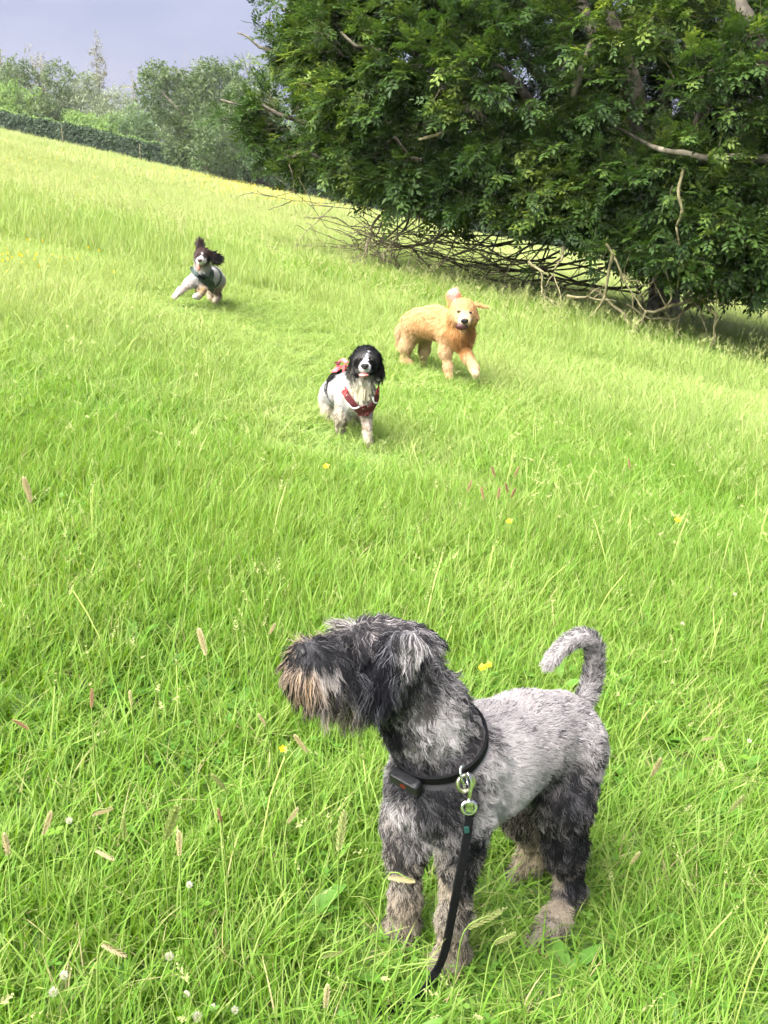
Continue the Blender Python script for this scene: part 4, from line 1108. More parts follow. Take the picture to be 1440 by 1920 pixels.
    paint = [
        (hit(652, 1290), .062, dict(black, soft=.35, L=.046)), (hit(625, 1245), .026, dict(black, soft=.5)),
        (hit(640, 1225), .030, dict(black, soft=.5)), (hit(668, 1240), .035, dict(black, soft=.5)),
        (hit(590, 1262), .031, dict(c1=(.58, .47, .42), c2=(.12, .09, .08), mix=.28, soft=.7)),
        (hit(612, 1252), .020, dict(c1=(.54, .48, .47), c2=(.10, .08, .08), mix=.18, soft=.5)),
        (hit(570, 1238), .016, dict(c1=(.20, .18, .18), c2=(.014, .014, .014), mix=.6, soft=.5, L=.03)),
        (hit(585, 1222), .026, dict(black, soft=.4, L=.02)), (hit(610, 1212), .030, dict(black, soft=.4, L=.022)), (hit(578, 1218), .016, dict(black, soft=.4, L=.012)),
        (hit(640, 1322), .028, dict(cream, soft=.8, mix=.5)), (hit(568, 1280), .020, dict(c1=(.36, .26, .18), c2=(.03, .025, .02), mix=.5, soft=.8)), (hit(688, 1305), .022, dict(c1=(.62, .57, .50), c2=(.2, .18, .15), mix=.1, soft=.5)),
        (hit(718, 1268), .050, dict(c1=(.12, .12, .135), c2=(.012, .012, .016), mix=.72, soft=.5)),
        (hit(785, 1222), .030, dict(silver, soft=.8, mix=.52)), (hit(700, 1190), .040, dict(mix=.78, soft=.8)),
        (hit(800, 1375), .060, dict(silver, soft=.6, mix=.2)), (hit(770, 1395), .03, dict(silver, soft=.6, mix=.2)),
        (hit(735, 1375), .035, dict(black, soft=.6)), (hit(770, 1310), .045, dict(mix=.68, soft=.7)),
        (hit(785, 1495), .085, dict(black, soft=.6, mix=.70)), (hit(840, 1510), .05, dict(black, soft=.7, mix=.65)), (hit(850, 1495), .045, dict(mix=.7, soft=.7)),
        (hit(895, 1400), .040, dict(mix=.62, soft=.7)), (hit(800, 1575), .034, dict(silver, soft=.6, L=.032)),
        (hit(750, 1530), .03, dict(silver, soft=1.0, mix=.5)), (hit(960, 1470), .085, dict(c1=(.52, .49, .49), mix=.06, soft=.8)),
        (hit(1000, 1330), .06, dict(mix=.25, soft=.9)), (hit(920, 1545), .05, dict(c1=(.5, .48, .48), mix=.12, soft=.8)),
        (hit(1075, 1510), .058, dict(black, soft=1.1)), (hit(1065, 1590), .060, dict(black, soft=1.0, mix=.75)), (hit(1080, 1660), .042, dict(black, soft=1.0, mix=.75)),
        (hit(1040, 1640), .022, dict(cream, soft=.6, mix=.25)), (hit(1045, 1700), .030, dict(cream, soft=.5)),
        (hit(885, 1590), .038, dict(black, soft=1.0)), (hit(882, 1650), .033, dict(black, soft=1.0)), (hit(832, 1660), .022, dict(cream, soft=.6, mix=.3)),
        (hit(760, 1600), .04, dict(mix=.7, soft=.6)), (hit(755, 1710), .035, dict(cream, soft=.6, mix=.45)), (hit(840, 1770), .04, dict(cream, soft=.6, mix=.42)),
        (hit(985, 1590), .05, dict(c1=(.5, .42, .30), c2=(.1, .08, .06), mix=.3, soft=.6)),
    ]
    root = empty('dog', tuple(np.mean([fn, ff, hn, hf], 0)), 'shaggy grey and black dog on a lead in front, looking to the left', 'dog')
    org = np.asarray(root.location)
    # collar path first, so that the coat leaves room for it
    h1, h2, h3 = hit(760, 1440), hit(815, 1460), hit(906, 1382)
    ca = nrm(np.cross(h2 - h1, h3 - h1)); ca = ca if ca[2] > 0 else -ca
    n0, n1 = P(842, 1420, 1.45), P(792, 1330, 1.415)
    cc = n0 + (n1 - n0) * (((h1 - n0) @ ca) / ((n1 - n0) @ ca))
    cpts, cns = loop_on(pr, K, cc, ca, 48, .006)
    cp = np.array(cpts)
    def nofur(X):
        m = np.zeros(len(X), bool); a = np.abs((X - cc) @ ca)
        near = a < .014
        if near.any():
            dm = np.min(np.linalg.norm(X[near][:, None] - cp[None], axis=2), axis=1); idx = np.where(near)[0]; m[idx[dm < .018]] = True
        return m
    make_dog(root, pr, K, .007, 125000, paint, 11, rad=.00036, npts=8, clump=.50, guides=22, nofur=nofur)
    nx, nn = march(pr, K, 558, 1226)
    nose_piece(P(565, 1223, 1.304), (-.85, -.40, .35), .0135, M['nose'], root)
    for e in ((668, 1222),):
        X, n_ = march(pr, K, *e); ball('eye', X - n_ * .004, .009, M['eye'], root, n_)
    # collar with its tracker
    col = strap('collar', cpts, cns, .019, .004, M['black_web'], root, org, closed=True)
    X, n_ = march(pr, K, 772, 1452); ii = int(np.argmin(np.linalg.norm(cp - X, axis=1)))
    t = nrm(cp[(ii + 1) % 48] - cp[ii - 1]); nn = nrm(cns[ii]); nn = nrm(nn - t * (nn @ t)); s = np.cross(nn, t)
    c0 = cp[ii] + nn * .014
    box_piece('tracker', c0, t * .027, s * .0125, nn * .009, M['black_plastic'], col, org, .3)
    mk = MB()
    for q in range(5):
        a = q * 1.2566; o_ = c0 + nn * .0094 + (t * math.cos(a) + s * math.sin(a)) * .0036
        u = (t * math.cos(a) + s * math.sin(a)) * .0026; w = (-t * math.sin(a) + s * math.cos(a)) * .0014
        mk.add([o_ - org + u, o_ - org + w, o_ - org - u, o_ - org - w], [(0, 1, 2, 3)])
    mk.build('tracker_mark', M['red_mark'], col, False)
    X, n_ = march(pr, K, 868, 1440); ii = int(np.argmin(np.linalg.norm(cp - X, axis=1)))
    t = nrm(cp[(ii + 1) % 48] - cp[ii - 1])
    cring = cp[ii] + nrm(cns[ii]) * .006 + np.array([0, -.004, -.008])
    ring_piece('collar_ring', cring, nrm(t + np.array([0, -.5, 0])), .014, .0022, M['steel'], col, org)
    return root, pr, K, cring
grey, grey_pr, grey_K, CRING = grey_dog()

# ---- its lead: clip, swivel and black strap down into the grass
def dog_lead():
    Yl = CRING[1] - .012
    top = P(874, 1462, Yl)
    root = empty('dog_lead', tuple(G(830, 1800)), 'black webbing lead with steel clip hanging from the grey dog\'s collar', 'dog lead')
    org = np.asarray(root.location)
    clip = ring_piece('clip_ring', P(873, 1468, Yl), (.35, -1, .1), .0135, .0034, M['brass'], root, org)
    mb = MB(); mb.tube([p - org for p in smooth_path([P(868, 1432, Yl + .004), P(863, 1445, Yl - .006), P(866, 1465, Yl - .010), P(872, 1470, Yl - .004)], 8)], .0022, 6)
    mb.tube([p - org for p in smooth_path([P(876, 1448, Yl - .004), P(884, 1466, Yl - .008), P(880, 1490, Yl - .008), P(879, 1508, Yl - .006)], 8)], [.002, .0022, .0024, .003, .0034, .0036, .0036, .0036], 7)
    mb.build('snap_hook', M['steel'], root)
    ring_piece('swivel', P(879, 1514, Yl - .002), (.1, -1, .2), .0105, .0034, M['steel'], root, org)
    box_piece('swivel_barrel', P(880, 1512, Yl - .010), np.array([.006, 0, 0]), np.array([0, .004, 0]), np.array([0, 0, .011]), M['steel'], root, org, .35)
    pts3 = [P(880, 1528, Yl - .004), P(874, 1580, Yl - .006), P(860, 1650, Yl - .002), P(846, 1725, Yl + .012), P(832, 1790, Yl + .028)]
    g1, g2, g3 = G(812, 1860), G(775, 1895), G(705, 1925)
    pts3 += [g1 + np.array([0, 0, .035]), g2 + np.array([0, 0, .02]), g3 + np.array([0, 0, .03])]
    pt = smooth_path(pts3, 40)
    nn = [np.array([.18, -1, .25])] * 40
    wv = strap('strap', pt, nn, .0145, .003, M['black_web'], root, org)
    q = P(875, 1556, Yl - .006 - .006)
    box_piece('label_patch', q, np.array([.004, 0, .0006]), np.array([0, .0012, 0]), np.array([-.0008, 0, .0055]), M['teal_mark'], root, org, .2)
dog_lead()

# ---- golden dog
def golden_dog():
    gold = dict(c1=(.62, .40, .205), c2=(.46, .255, .105), mix=.42, L=.021, curl=.03, lift=.10, droop=.2)
    cream = dict(c1=(.62, .45, .28), c2=(.50, .31, .15), mix=.3, L=.026, curl=.14, lift=.16, flow=(-.1, .1, -1), droop=.4)
    chest = dict(c1=(.55, .29, .11), c2=(.36, .17, .06), mix=.5, L=.05, curl=.18, lift=.25, flow=(0, -.2, -1), droop=.4)  # browner than the gold coat: shade below the head put into the fur
    face = dict(c1=(.62, .39, .19), c2=(.52, .30, .13), mix=.3, L=.012, curl=.05, lift=.2, flow=(0, .6, .5), droop=0)
    pr = []
    P = lambda x, y, Y: Pw(x, y, Y if Y < 7.4 else 7.4 + (Y - 7.4) * .55)
    A = lambda p0, r0, p1=None, r1=None, **kw: pr.append(prim(P(*p0), r0, None if p1 is None else P(*p1), r1, **kw))
    bf = dict(gold, flow=P(780, 640, 7.95) - P(850, 600, 7.45))
    A((850, 622, 7.52), .100, (815, 605, 7.75), .116, **bf)
    A((815, 605, 7.75), .116, (784, 604, 7.95), .104, **bf)
    A((862, 618, 7.42), .095, (868, 590, 7.38), .085, **chest)
    A((866, 632, 7.42), .080, **chest)
    A((868, 582, 7.36), .082, **face)
    A((869, 594, 7.30), .060, (871, 602, 7.205), .042, k=.03, **dict(face, c1=(.72, .52, .33), L=.008))
    A((868, 608, 7.27), .032, (868, 619, 7.215), .022, k=.012, **dict(face, c1=(.62, .42, .24), L=.010))
    A((852, 596, 7.36), .040, **dict(face, L=.03, flow=(-.3, .4, -.6)))
    A((885, 597, 7.36), .036, **dict(face, L=.03, flow=(.3, .4, -.6)))
    ear = dict(c1=(.72, .44, .22), c2=(.60, .32, .13), mix=.3, L=.022, curl=.1, lift=.12, droop=0)
    A((848, 572, 7.40), .032, (850, 556, 7.42), .052, flat=((.15, -1, -.2), .26), k=.012, **dict(ear, flow=(0, 0, 1)))
    A((850, 556, 7.42), .050, (854, 543, 7.43), .022, flat=((.15, -1, -.2), .26), k=.012, **dict(ear, flow=(0, 0, 1)))
    A((892, 571, 7.38), .026, (912, 576, 7.40), .018, flat=((.15, -.35, 1), .35), k=.015, **dict(ear, flow=(1, 0, -.1)))
    # forelegs: one planted, one swinging forward
    fl, fr = G(842, 712), P(891, 700, 7.22)
    A((838, 630, 7.48), .062, (835, 658, 7.46), .040, **dict(cream, L=.025))
    A((835, 658, 7.46), .034, (840, 688, 7.43), .023, **cream)
    pr.append(prim(P(840, 688, 7.43), .023, np.array([P(842, 705, 7.40)[0], 7.40, fl[2] + .04]), .026, **dict(cream, L=.016)))
    A((868, 646, 7.42), .048, (876, 668, 7.34), .033, **dict(cream, c1=(.66, .42, .20)))
    A((876, 668, 7.34), .031, (889, 690, 7.25), .022, **dict(cream, L=.024))
    A((889, 690, 7.25), .024, (892, 701, 7.20), .023, **dict(cream, L=.012))
    # hind legs stretched out behind
    A((776, 618, 7.97), .086, (762, 648, 8.0), .046, **dict(cream, flow=(-.3, .3, -1)))
    A((762, 648, 8.0), .038, (758, 676, 8.05), .022, **cream)
    pr.append(prim(P(760, 676, 8.05), .024, GY(766, 7.72) + np.array([0, 0, .03]), .026, **cream))
    A((798, 622, 8.08), .066, (796, 656, 8.15), .032, **cream)
    A((796, 656, 8.15), .030, (792, 686, 8.25), .022, **cream)
    # tail, carried low
    tp = [P(764, 598, 8.05), P(755, 618, 8.15), P(752, 640, 8.2)]
    for i in range(2): pr.append(prim(tp[i], .03, tp[i + 1], .024, **dict(cream, L=.07, flow=tp[i + 1] - tp[i])))
    K = .05
    hit = lambda x, y: march(pr, K, x, y)[0]
    paint = [
        (hit(851, 552), .050, dict(c1=(.80, .48, .42), c2=(.70, .38, .30), mix=.3, L=.010, soft=.5)),
        (hit(850, 547), .030, dict(c1=(.85, .62, .58), c2=(.8, .5, .45), mix=.3, L=.006, soft=.5)),
        (hit(861, 604), .032, dict(c1=(.74, .58, .42), c2=(.7, .5, .3), mix=.3, soft=.8)), (hit(881, 604), .030, dict(c1=(.74, .58, .42), c2=(.7, .5, .3), mix=.3, soft=.8)),
        (hit(872, 592), .018, dict(c1=(.72, .58, .46), mix=.2, soft=.8)), (hit(870, 575), .05, dict(c1=(.64, .41, .20), mix=.3, soft=.8)),
        (hit(893, 579), .018, dict(c1=(.10, .05, .03), c2=(.06, .03, .02), mix=.5, soft=.6)),
        (hit(800, 580), .12, dict(c1=(.64, .41, .21), mix=.35, soft=.9)), (hit(868, 648), .07, dict(c1=(.40, .20, .07), c2=(.22, .10, .03), soft=.8)),  # the dark patch is shade painted low on the chest
        (hit(890, 698), .05, dict(c1=(.64, .51, .36), c2=(.5, .38, .22), mix=.3, soft=.7)),
    ]
    root = empty('dog', tuple(GY(825, 7.7)), 'golden long-haired dog running with one ear flung up', 'dog')
    org = np.asarray(root.location)
    make_dog(root, pr, K, .011, 42000, paint, 21, rad=.0010, npts=6, clump=.28, guides=12, sharp=.02)
    nose_piece(P(871, 602.5, 7.155), (.05, -1, -.05), .026, M['nose'], root)
    for e in ((861, 585), (881, 587)):
        X, n_ = march(pr, K, *e); ball('eye', X + n_ * .003, .014, M['eye'], root, n_, (1.25, .8, .8))
    mo = ball('mouth', P(866, 612, 7.188), .041, M['mouth'], root, (-.2, -1, 0), (1.15, .66, .5))
    ball('teeth', P(868, 616.5, 7.180), .020, M['teeth'], root, (0, -1, 0), (1.0, .22, .4))
golden_dog()

# ---- black and white dog with the red harness
def pied_dog():
    wht = dict(c1=(.54, .525, .535), c2=(.36, .33, .31), mix=.2, L=.014, curl=.15, lift=.2, flow=(-.3, .5, -.8), droop=.2)
    ruff = dict(c1=(.76, .72, .62), c2=(.45, .40, .28), mix=.25, L=.045, curl=.3, lift=.3, flow=(0, -.2, -1), droop=.4)
    blk = dict(c1=(.010, .0095, .011), c2=(.022, .022, .026), mix=.3, L=.018, curl=.2, lift=.3, flow=(0, .5, -.6), droop=.2)
    earf = dict(c1=(.009, .0085, .010), c2=(.022, .022, .026), mix=.25, L=.040, curl=.5, lift=.28, flow=(0, 0, -1), droop=.45)
    lg = dict(c1=(.58, .53, .44), c2=(.32, .26, .17), mix=.35, L=.026, curl=.4, lift=.35, flow=(-.1, .3, -1), droop=.4)
    pr = []
    A = lambda p0, r0, p1=None, r1=None, **kw: pr.append(prim(P(*p0), r0, None if p1 is None else P(*p1), r1, **kw))
    A((668, 746, 5.10), .086, (645, 728, 5.28), .090, **wht)
    A((645, 728, 5.28), .090, (625, 738, 5.52), .072, **wht)
    A((676, 742, 5.05), .065, (681, 708, 5.02), .056, **ruff)
    A((686, 673, 4.99), .064, (685, 680, 4.96), .058, **blk)
    A((684, 684, 4.93), .036, (684, 690, 4.865), .027, k=.02, **dict(wht, L=.006))
    A((684, 699, 4.93), .020, (683, 705, 4.885), .015, k=.010, **dict(wht, c1=(.30, .22, .2), L=.008))
    A((664, 672, 5.01), .022, (660, 701, 5.00), .026, flat=((-.6, -.8, .1), .45), k=.015, **earf)
    A((707, 671, 5.01), .022, (712, 700, 5.00), .028, flat=((.6, -.8, .1), .45), k=.015, **dict(earf, flow=(.25, 0, -1)))
    # near foreleg reaching, the other folded
    f1 = GY(689, 5.02)
    A((688, 750, 5.06), .040, (687, 778, 5.05), .023, **dict(lg, c1=(.64, .56, .52), L=.012))
    pr.append(prim(P(687, 778, 5.05), .022, f1 + np.array([0, 0, .03]), .022, **dict(lg, c1=(.64, .55, .51), L=.012)))
    A((648, 752, 5.12), .046, (640, 780, 5.10), .028, **lg)
    A((640, 780, 5.10), .026, (638, 806, 5.12), .022, **dict(lg, c1=(.46, .40, .33), c2=(.12, .10, .08), mix=.35, L=.016))
    # hind legs
    A((622, 752, 5.50), .066, (616, 782, 5.46), .042, **lg)
    pr.append(prim(P(616, 782, 5.46), .038, GY(620, 5.5) + np.array([0, 0, .03]), .028, **lg))
    A((655, 762, 5.50), .060, (662, 790, 5.46), .036, **lg)
    pr.append(prim(P(662, 790, 5.46), .034, GY(664, 5.45) + np.array([0, 0, .03]), .026, **dict(lg, c1=(.2, .16, .1))))
    K = .028
    hit = lambda x, y: march(pr, K, x, y)[0]
    B = dict(c1=(.010, .0095, .011), c2=(.024, .024, .028), mix=.25)
    W = dict(c1=(.68, .67, .68), c2=(.5, .48, .48), mix=.2)
    paint = [
        (hit(671, 682), .034, dict(B, soft=.2, L=.012)), (hit(698, 682), .034, dict(B, soft=.2, L=.012)),
        (hit(668, 697), .024, dict(B, soft=.2)), (hit(699, 697), .026, dict(B, soft=.2)),
        (hit(690, 659), .006, dict(W, soft=.3, L=.005)), (hit(689, 664), .006, dict(W, soft=.3, L=.005)), (hit(688, 669), .007, dict(W, soft=.3, L=.005)), (hit(686.5, 674), .011, dict(W, soft=.3, L=.005)),
        (hit(684, 680), .018, dict(W, soft=.2, L=.004)), (hit(684, 690), .026, dict(W, soft=.2, L=.004)),
        (hit(622, 704), .045, dict(B, soft=.3)), (hit(610, 728), .032, dict(B, soft=.3)), (hit(637, 697), .03, dict(B, soft=.3)),
        (hit(630, 714), .012, dict(c1=(.25, .25, .27), mix=.5, soft=.6)), (hit(628, 750), .03, dict(c1=(.2, .17, .15), mix=.6, soft=.8)),
        (hit(680, 735), .04, dict(c1=(.80, .74, .58), soft=.8)),
    ]
    root = empty('dog', tuple(GY(660, 5.25)), 'black and white spaniel with a red harness trotting towards the camera', 'dog')
    org = np.asarray(root.location)
    make_dog(root, pr, K, .008, 42000, paint, 31, rad=.0008, npts=6, clump=.6, guides=20, sharp=.010)
    nose_piece(P(684, 687, 4.828), (.0, -1, .05), .019, M['nose'], root)
    for e in ((675, 675), (697, 675)):
        X, n_ = march(pr, K, *e); ball('eye', X + n_ * .002, .0095, M['eye'], root, n_)
    ball('mouth', P(684, 699, 4.862), .022, M['mouth'], root, (0, -1, 0), (1.15, .4, .5))
    ball('tongue', P(682, 703, 4.850), .024, M['tongue'], root, (0, -1, -.2), (1.05, .3, .5))
    # harness
    hn = bpy.data.objects.new('harness', None); link(hn, root)
    def st(pix, w, mat, n=14, name='strap', off=.022, th=.005):
        pts, ns = path_on(pr, K, pix, n, off); return strap(name, pts, ns, w, th, M[mat], hn, org)
    st([(652, 733), (660, 747), (672, 762), (683, 771)], .040, 'red_web', name='chest_strap')
    st([(701, 728), (699, 745), (692, 760), (684, 771)], .046, 'red_web', name='chest_strap')
    st([(676, 758), (681, 766), (684, 777)], .060, 'red_web', 10, 'chest_plate', .020)
    st([(658, 752), (665, 760), (674, 757)], .008, 'silver_tape', 8, 'reflective_trim', .024)
    st([(693, 741), (694, 751), (699, 752)], .008, 'silver_tape', 8, 'reflective_trim', .024)
    st([(651, 733), (657, 738)], .044, 'red_bright', 4, 'buckle', .023)
    st([(699, 727), (701, 736)], .044, 'red_bright', 4, 'buckle', .023)
    st([(651, 734), (656, 730)], .008, 'silver_tape', 4, 'reflective_trim', .030)
    gp, gn = loop_on(pr, K, P(645, 728, 5.27), P(668, 746, 5.10) - P(645, 728, 5.28), 36, .003)
    strap('girth_strap', gp, gn, .022, .003, M['black_web'], hn, org, True)
    st([(651, 692), (645, 691), (638, 693), (628, 702)], .042, 'pink_web', 12, 'back_pad', .014)
    st([(648, 683), (640, 684), (632, 690)], .016, 'red_web', 8, 'pad_edge', .026)
    hp = smooth_path([P(651, 681, 5.2), P(643, 675, 5.25), P(636, 680, 5.3), P(632, 692, 5.32)], 10)
    strap('grab_handle', hp, [np.array([-.2, -.6, .7])] * 10, .022, .006, M['pink_web'], hn, org)
    ball('tag_mark', P(687, 758, 5.0), .006, M['silver_tape'], hn)
pied_dog()

# ---- the far dog, in mid leap, with a green harness
def leaping_dog():
    wht = dict(c1=(.56, .54, .54), c2=(.40, .36, .33), mix=.15, L=.016, curl=.15, lift=.25, flow=(.2, .5, -.8), droop=.2)
    brn = dict(c1=(.075, .045, .042), c2=(.03, .018, .018), mix=.4, L=.015, curl=.1, lift=.25, flow=(0, .4, .3), droop=0)
    blk = dict(c1=(.014, .013, .014), c2=(.03, .026, .026), mix=.3, L=.050, curl=.5, lift=.4, flow=(1, 0, -.25), droop=.1)
    lg = dict(c1=(.62, .53, .43), c2=(.36, .27, .18), mix=.35, L=.024, curl=.3, lift=.3, flow=(.3, .3, -.8), droop=.3)
    pr = []
    P = lambda x, y, Y: Pw(x, y, Y - .52)
    A = lambda p0, r0, p1=None, r1=None, **kw: pr.append(prim(P(*p0), r0 * .94, None if p1 is None else P(*p1), None if r1 is None else r1 * .94, **kw))
    A((384, 520, 9.05), .080, (398, 519, 9.25), .084, **wht)
    A((398, 519, 9.25), .084, (406, 524, 9.42), .070, **wht)
    A((382, 512, 9.0), .070, (378, 492, 8.95), .058, **dict(wht, L=.035))
    A((379, 480, 8.92), .066, (378, 484, 8.88), .060, **brn)
    A((376, 487, 8.84), .038, (375, 490, 8.77), .028, k=.02, **dict(wht, L=.006))
    A((374, 497, 8.85), .020, (373, 504, 8.80), .016, k=.012, **dict(wht, c1=(.6, .45, .40), L=.006))
    A((374, 470, 8.95), .026, (375, 460, 8.97), .034, flat=((.1, -1, .1), .35), k=.015, **dict(blk, c1=(.10, .07, .07), c2=(.035, .024, .024), flow=(.15, 0, 1), L=.055, droop=0))
    A((389, 477, 8.93), .032, (403, 485, 8.95), .048, flat=((.2, -1, .4), .40), k=.015, **blk)
    # forelegs thrown forward
    A((372, 518, 9.0), .056, (354, 532, 8.92), .036, **dict(wht, L=.03))
    A((354, 532, 8.92), .032, (338, 545, 8.85), .022, **dict(wht, c1=(.64, .55, .51), L=.016))
    A((338, 545, 8.85), .024, (328, 556, 8.82), .021, **dict(wht, c1=(.66, .57, .55), L=.010))
    A((376, 532, 9.0), .050, (376, 546, 8.95), .036, **lg)
    A((384, 542, 8.93), .019, (372, 555, 8.88), .019, **dict(wht, L=.02))
    A((372, 555, 8.88), .021, (366, 556, 8.85), .020, **dict(wht, L=.008))
    # hind legs
    A((410, 528, 9.40), .056, (406, 542, 9.38), .034, **lg)
    A((406, 542, 9.38), .030, (409, 555, 9.38), .020, **lg)
    A((409, 555, 9.38), .020, (402, 566, 9.30), .020, **lg)
    A((396, 536, 9.40), .042, (392, 546, 9.40), .024, **lg)
    A((392, 546, 9.40), .022, (395, 560, 9.36), .018, **lg)
    K = .03
    hit = lambda x, y: march(pr, K, x, y)[0]
    W = dict(c1=(.82, .80, .80), c2=(.6, .58, .58), mix=.2)
    B = dict(c1=(.014, .013, .014), c2=(.03, .026, .026), mix=.25)
    paint = [
        (hit(371, 480), .034, dict(brn, soft=.2)), (hit(385, 481), .032, dict(brn, soft=.3)), (hit(379, 476), .010, dict(W, soft=.4, L=.005)),
        (hit(377, 481), .014, dict(W, soft=.4, L=.005)), (hit(375, 488), .034, dict(W, soft=.2, L=.004)), (hit(384, 490), .020, dict(W, soft=.3)),
        (hit(391, 487), .030, dict(B, soft=.3)), (hit(375, 470), .02, dict(brn, soft=.3)),
        (hit(380, 545), .06, dict(c1=(.42, .32, .18), c2=(.25, .18, .1), mix=.5, soft=.9)), (hit(409, 546), .04, dict(c1=(.46, .36, .26), c2=(.2, .15, .1), mix=.4, soft=.9)),
        (hit(409, 508), .010, dict(c1=(.2, .2, .22), mix=.5, soft=.6)),
    ]
    root = empty('dog', tuple(GY(392, 8.75)), 'small far spaniel with black ear and green harness leaping through the grass', 'dog')
    org = np.asarray(root.location)
    make_dog(root, pr, K, .009, 30000, paint, 41, rad=.0011, npts=5, clump=.5, guides=18, sharp=.010)
    nose_piece(P(374.5, 488.5, 8.735), (-.05, -1, .05), .020, M['brown_nose'], root)
    for e in ((370, 481), (385, 482)):
        X, n_ = march(pr, K, *e); ball('eye', X + n_ * .002, .009, M['eye'], root, n_)
    ball('mouth', P(373, 497, 8.795), .026, M['mouth'], root, (0, -1, 0), (.8, .9, .5))
    ball('tongue', P(372, 500, 8.78), .028, M['tongue'], root, (-.1, -1, 0), (.6, 1.1, .4))
    hn = bpy.data.objects.new('harness', None); link(hn, root)
    def st(pix, w, mat, n=12, name='strap', off=.018, th=.006):
        pts, ns = path_on(pr, K, pix, n, off); return strap(name, pts, ns, w, th, M[mat], hn, org)
    st([(362, 503), (367, 513), (376, 518), (386, 524)], .035, 'green_web', name='chest_strap')
    st([(393, 507), (394, 516), (391, 524), (391, 530)], .055, 'green_web', name='chest_strap')
    st([(376, 517), (384, 522), (393, 532), (396, 542)], .075, 'green_web', 12, 'chest_plate', .022)
    st([(374, 515), (380, 518), (384, 519)], .030, 'black_web', 8, 'chest_pad', .028)
    gp, gn = loop_on(pr, K, P(394, 523, 9.2), P(382, 522, 9.05) - P(400, 526, 9.28), 32, .012)
    strap('girth_strap', gp, gn, .03, .005, M['green_web'], hn, org, True)
leaping_dog()

# ------------------------------------------------------------------ flowers and seed heads that can be told apart
M['petal_w'] = leaf_mat('clover_petal', (.40, .40, .26), (.60, .58, .50), None, .3, .6, 6)
M['petal_y'] = leaf_mat('buttercup_petal', (.70, .48, .01), (.80, .60, .02), None, .3, .35, 6)
def stem_pts(g, head, r, n=7):
    mid = (g + head) / 2 + np.array([r.gauss(0, .012), r.gauss(0, .012), 0]); mid[2] = g[2] + (head[2] - g[2]) * .6
    return smooth_path([g, mid, head], n)
def on_field(px, py, h):
    """foot of a plant whose head, h above the ground, shows at a pixel"""
    d = ray(px, py); lo, hi = .4, 200.
    for _ in range(50):
        m = (lo + hi) / 2; q = CAM + d * m
        if q[2] - h > gz(q[0], q[1]): lo = m
        else: hi = m
    q = CAM + d * lo
    return np.array([q[0], q[1], float(gz(q[0], q[1]))]), q
def seed_grass(px, py, h, hl, ang, label, seed, mat='seed', fat=.22, group='seeding grass stalks'):
    """stalk with a plume of spikelets; ang leans the head in the picture plane"""
    r = random.Random(seed); g, hd = on_field(px, py, h); root = empty('seeding_grass', tuple(g), label, 'grass stalk', group); root['kind'] = 'thing'
    ax = nrm(np.array([math.sin(ang), r.uniform(-.3, .3), math.cos(ang)]))
    s0 = hd - ax * hl * .5
    foot = g + np.array([-ax[0] * .05, r.uniform(-.03, .03), 0])
    m = MB(); pt = smooth_path([foot - g, (foot - g) * .6 + (s0 - g) * .4 + np.array([0, 0, h * .12]), s0 - g, s0 - g + ax * hl], 12)
    m.tube(pt, [.0013] * 8 + [.001] * 4, 5); m.build('stem', M['stem'], root)
    V = []; Fc = []; A = []; u = nrm(np.cross(ax, (0, 1, .1))); v = np.cross(ax, u)
    N = 46; r1 = r.random()
    for i in range(N):
        t = i / N; a = i * 2.4; w = fat * hl * math.sin(math.pi * (0.12 + .86 * t)) ** .7
        p = s0 - g + ax * hl * t; d = nrm(u * math.cos(a) + v * math.sin(a) + ax * 1.6)
        leaf_card(V, Fc, A, p, d, nrm(np.cross(d, u) + v * .3), w * 1.3 + hl * .08, hl * .07, min(1, max(0, r1 + r.uniform(-.3, .3))), r.random())
    me = raw_mesh('seed_head', V, Fc, [M[mat]], A); link(bpy.data.objects.new('seed_head', me), root)
    b = []; bf = []; ba = []
    blade(b, bf, ba, r, np.zeros(3), r.random() * 6.28, h * .6, .005, .5, 4, .3)
    link(bpy.data.objects.new('leaf_blade', raw_mesh('leaf_blade', b, bf, [M['grass']], ba)), root)
def clover(px, py, h, rad, label, seed):
    r = random.Random(seed); g, hd = on_field(px, py, h); root = empty('white_clover', tuple(g), label, 'clover', 'white clover flowers')
    m = MB(); m.tube([p - g for p in stem_pts(g, hd, r)], .0012, 5); m.build('stem', M['stem'], root)
    V = []; Fc = []; A = []
    for i in range(60):
        z = 1 - 1.75 * (i + .5) / 60; a = i * 2.39996; q = math.sqrt(max(0, 1 - z * z)); d = np.array([q * math.cos(a), q * math.sin(a), z])
        leaf_card(V, Fc, A, hd - g + d * rad * .35, nrm(d + np.array([0, 0, .35])), nrm(np.cross(d, (.3, .2, 1))), rad * r.uniform(.45, .85) * (.7 + .3 * z), rad * .3, r.random(), r.random(), .5)
    link(bpy.data.objects.new('flower_head', raw_mesh('flower_head', V, Fc, [M['petal_w']], A)), root)
    for q in range(2):
        V = []; Fc = []; A = []; c = np.array([r.gauss(0, .025), r.gauss(0, .02), h * r.uniform(.5, .75)])
        for k in range(3):
            a = k * 2.094 + q; leaf_card(V, Fc, A, c, nrm(np.array([math.cos(a), math.sin(a), .25])), np.array([0, 0, 1.]), .016, .014, r.random(), .2, .1)
        st = MB(); st.tube([(0, 0, 0), tuple(c * .6), tuple(c)], .0008, 4)
        lf = link(bpy.data.objects.new('leaf', raw_mesh('leaf', V, Fc, [M['grass']], A)), root)
        st.build('leaf_stalk', M['stem'], lf)
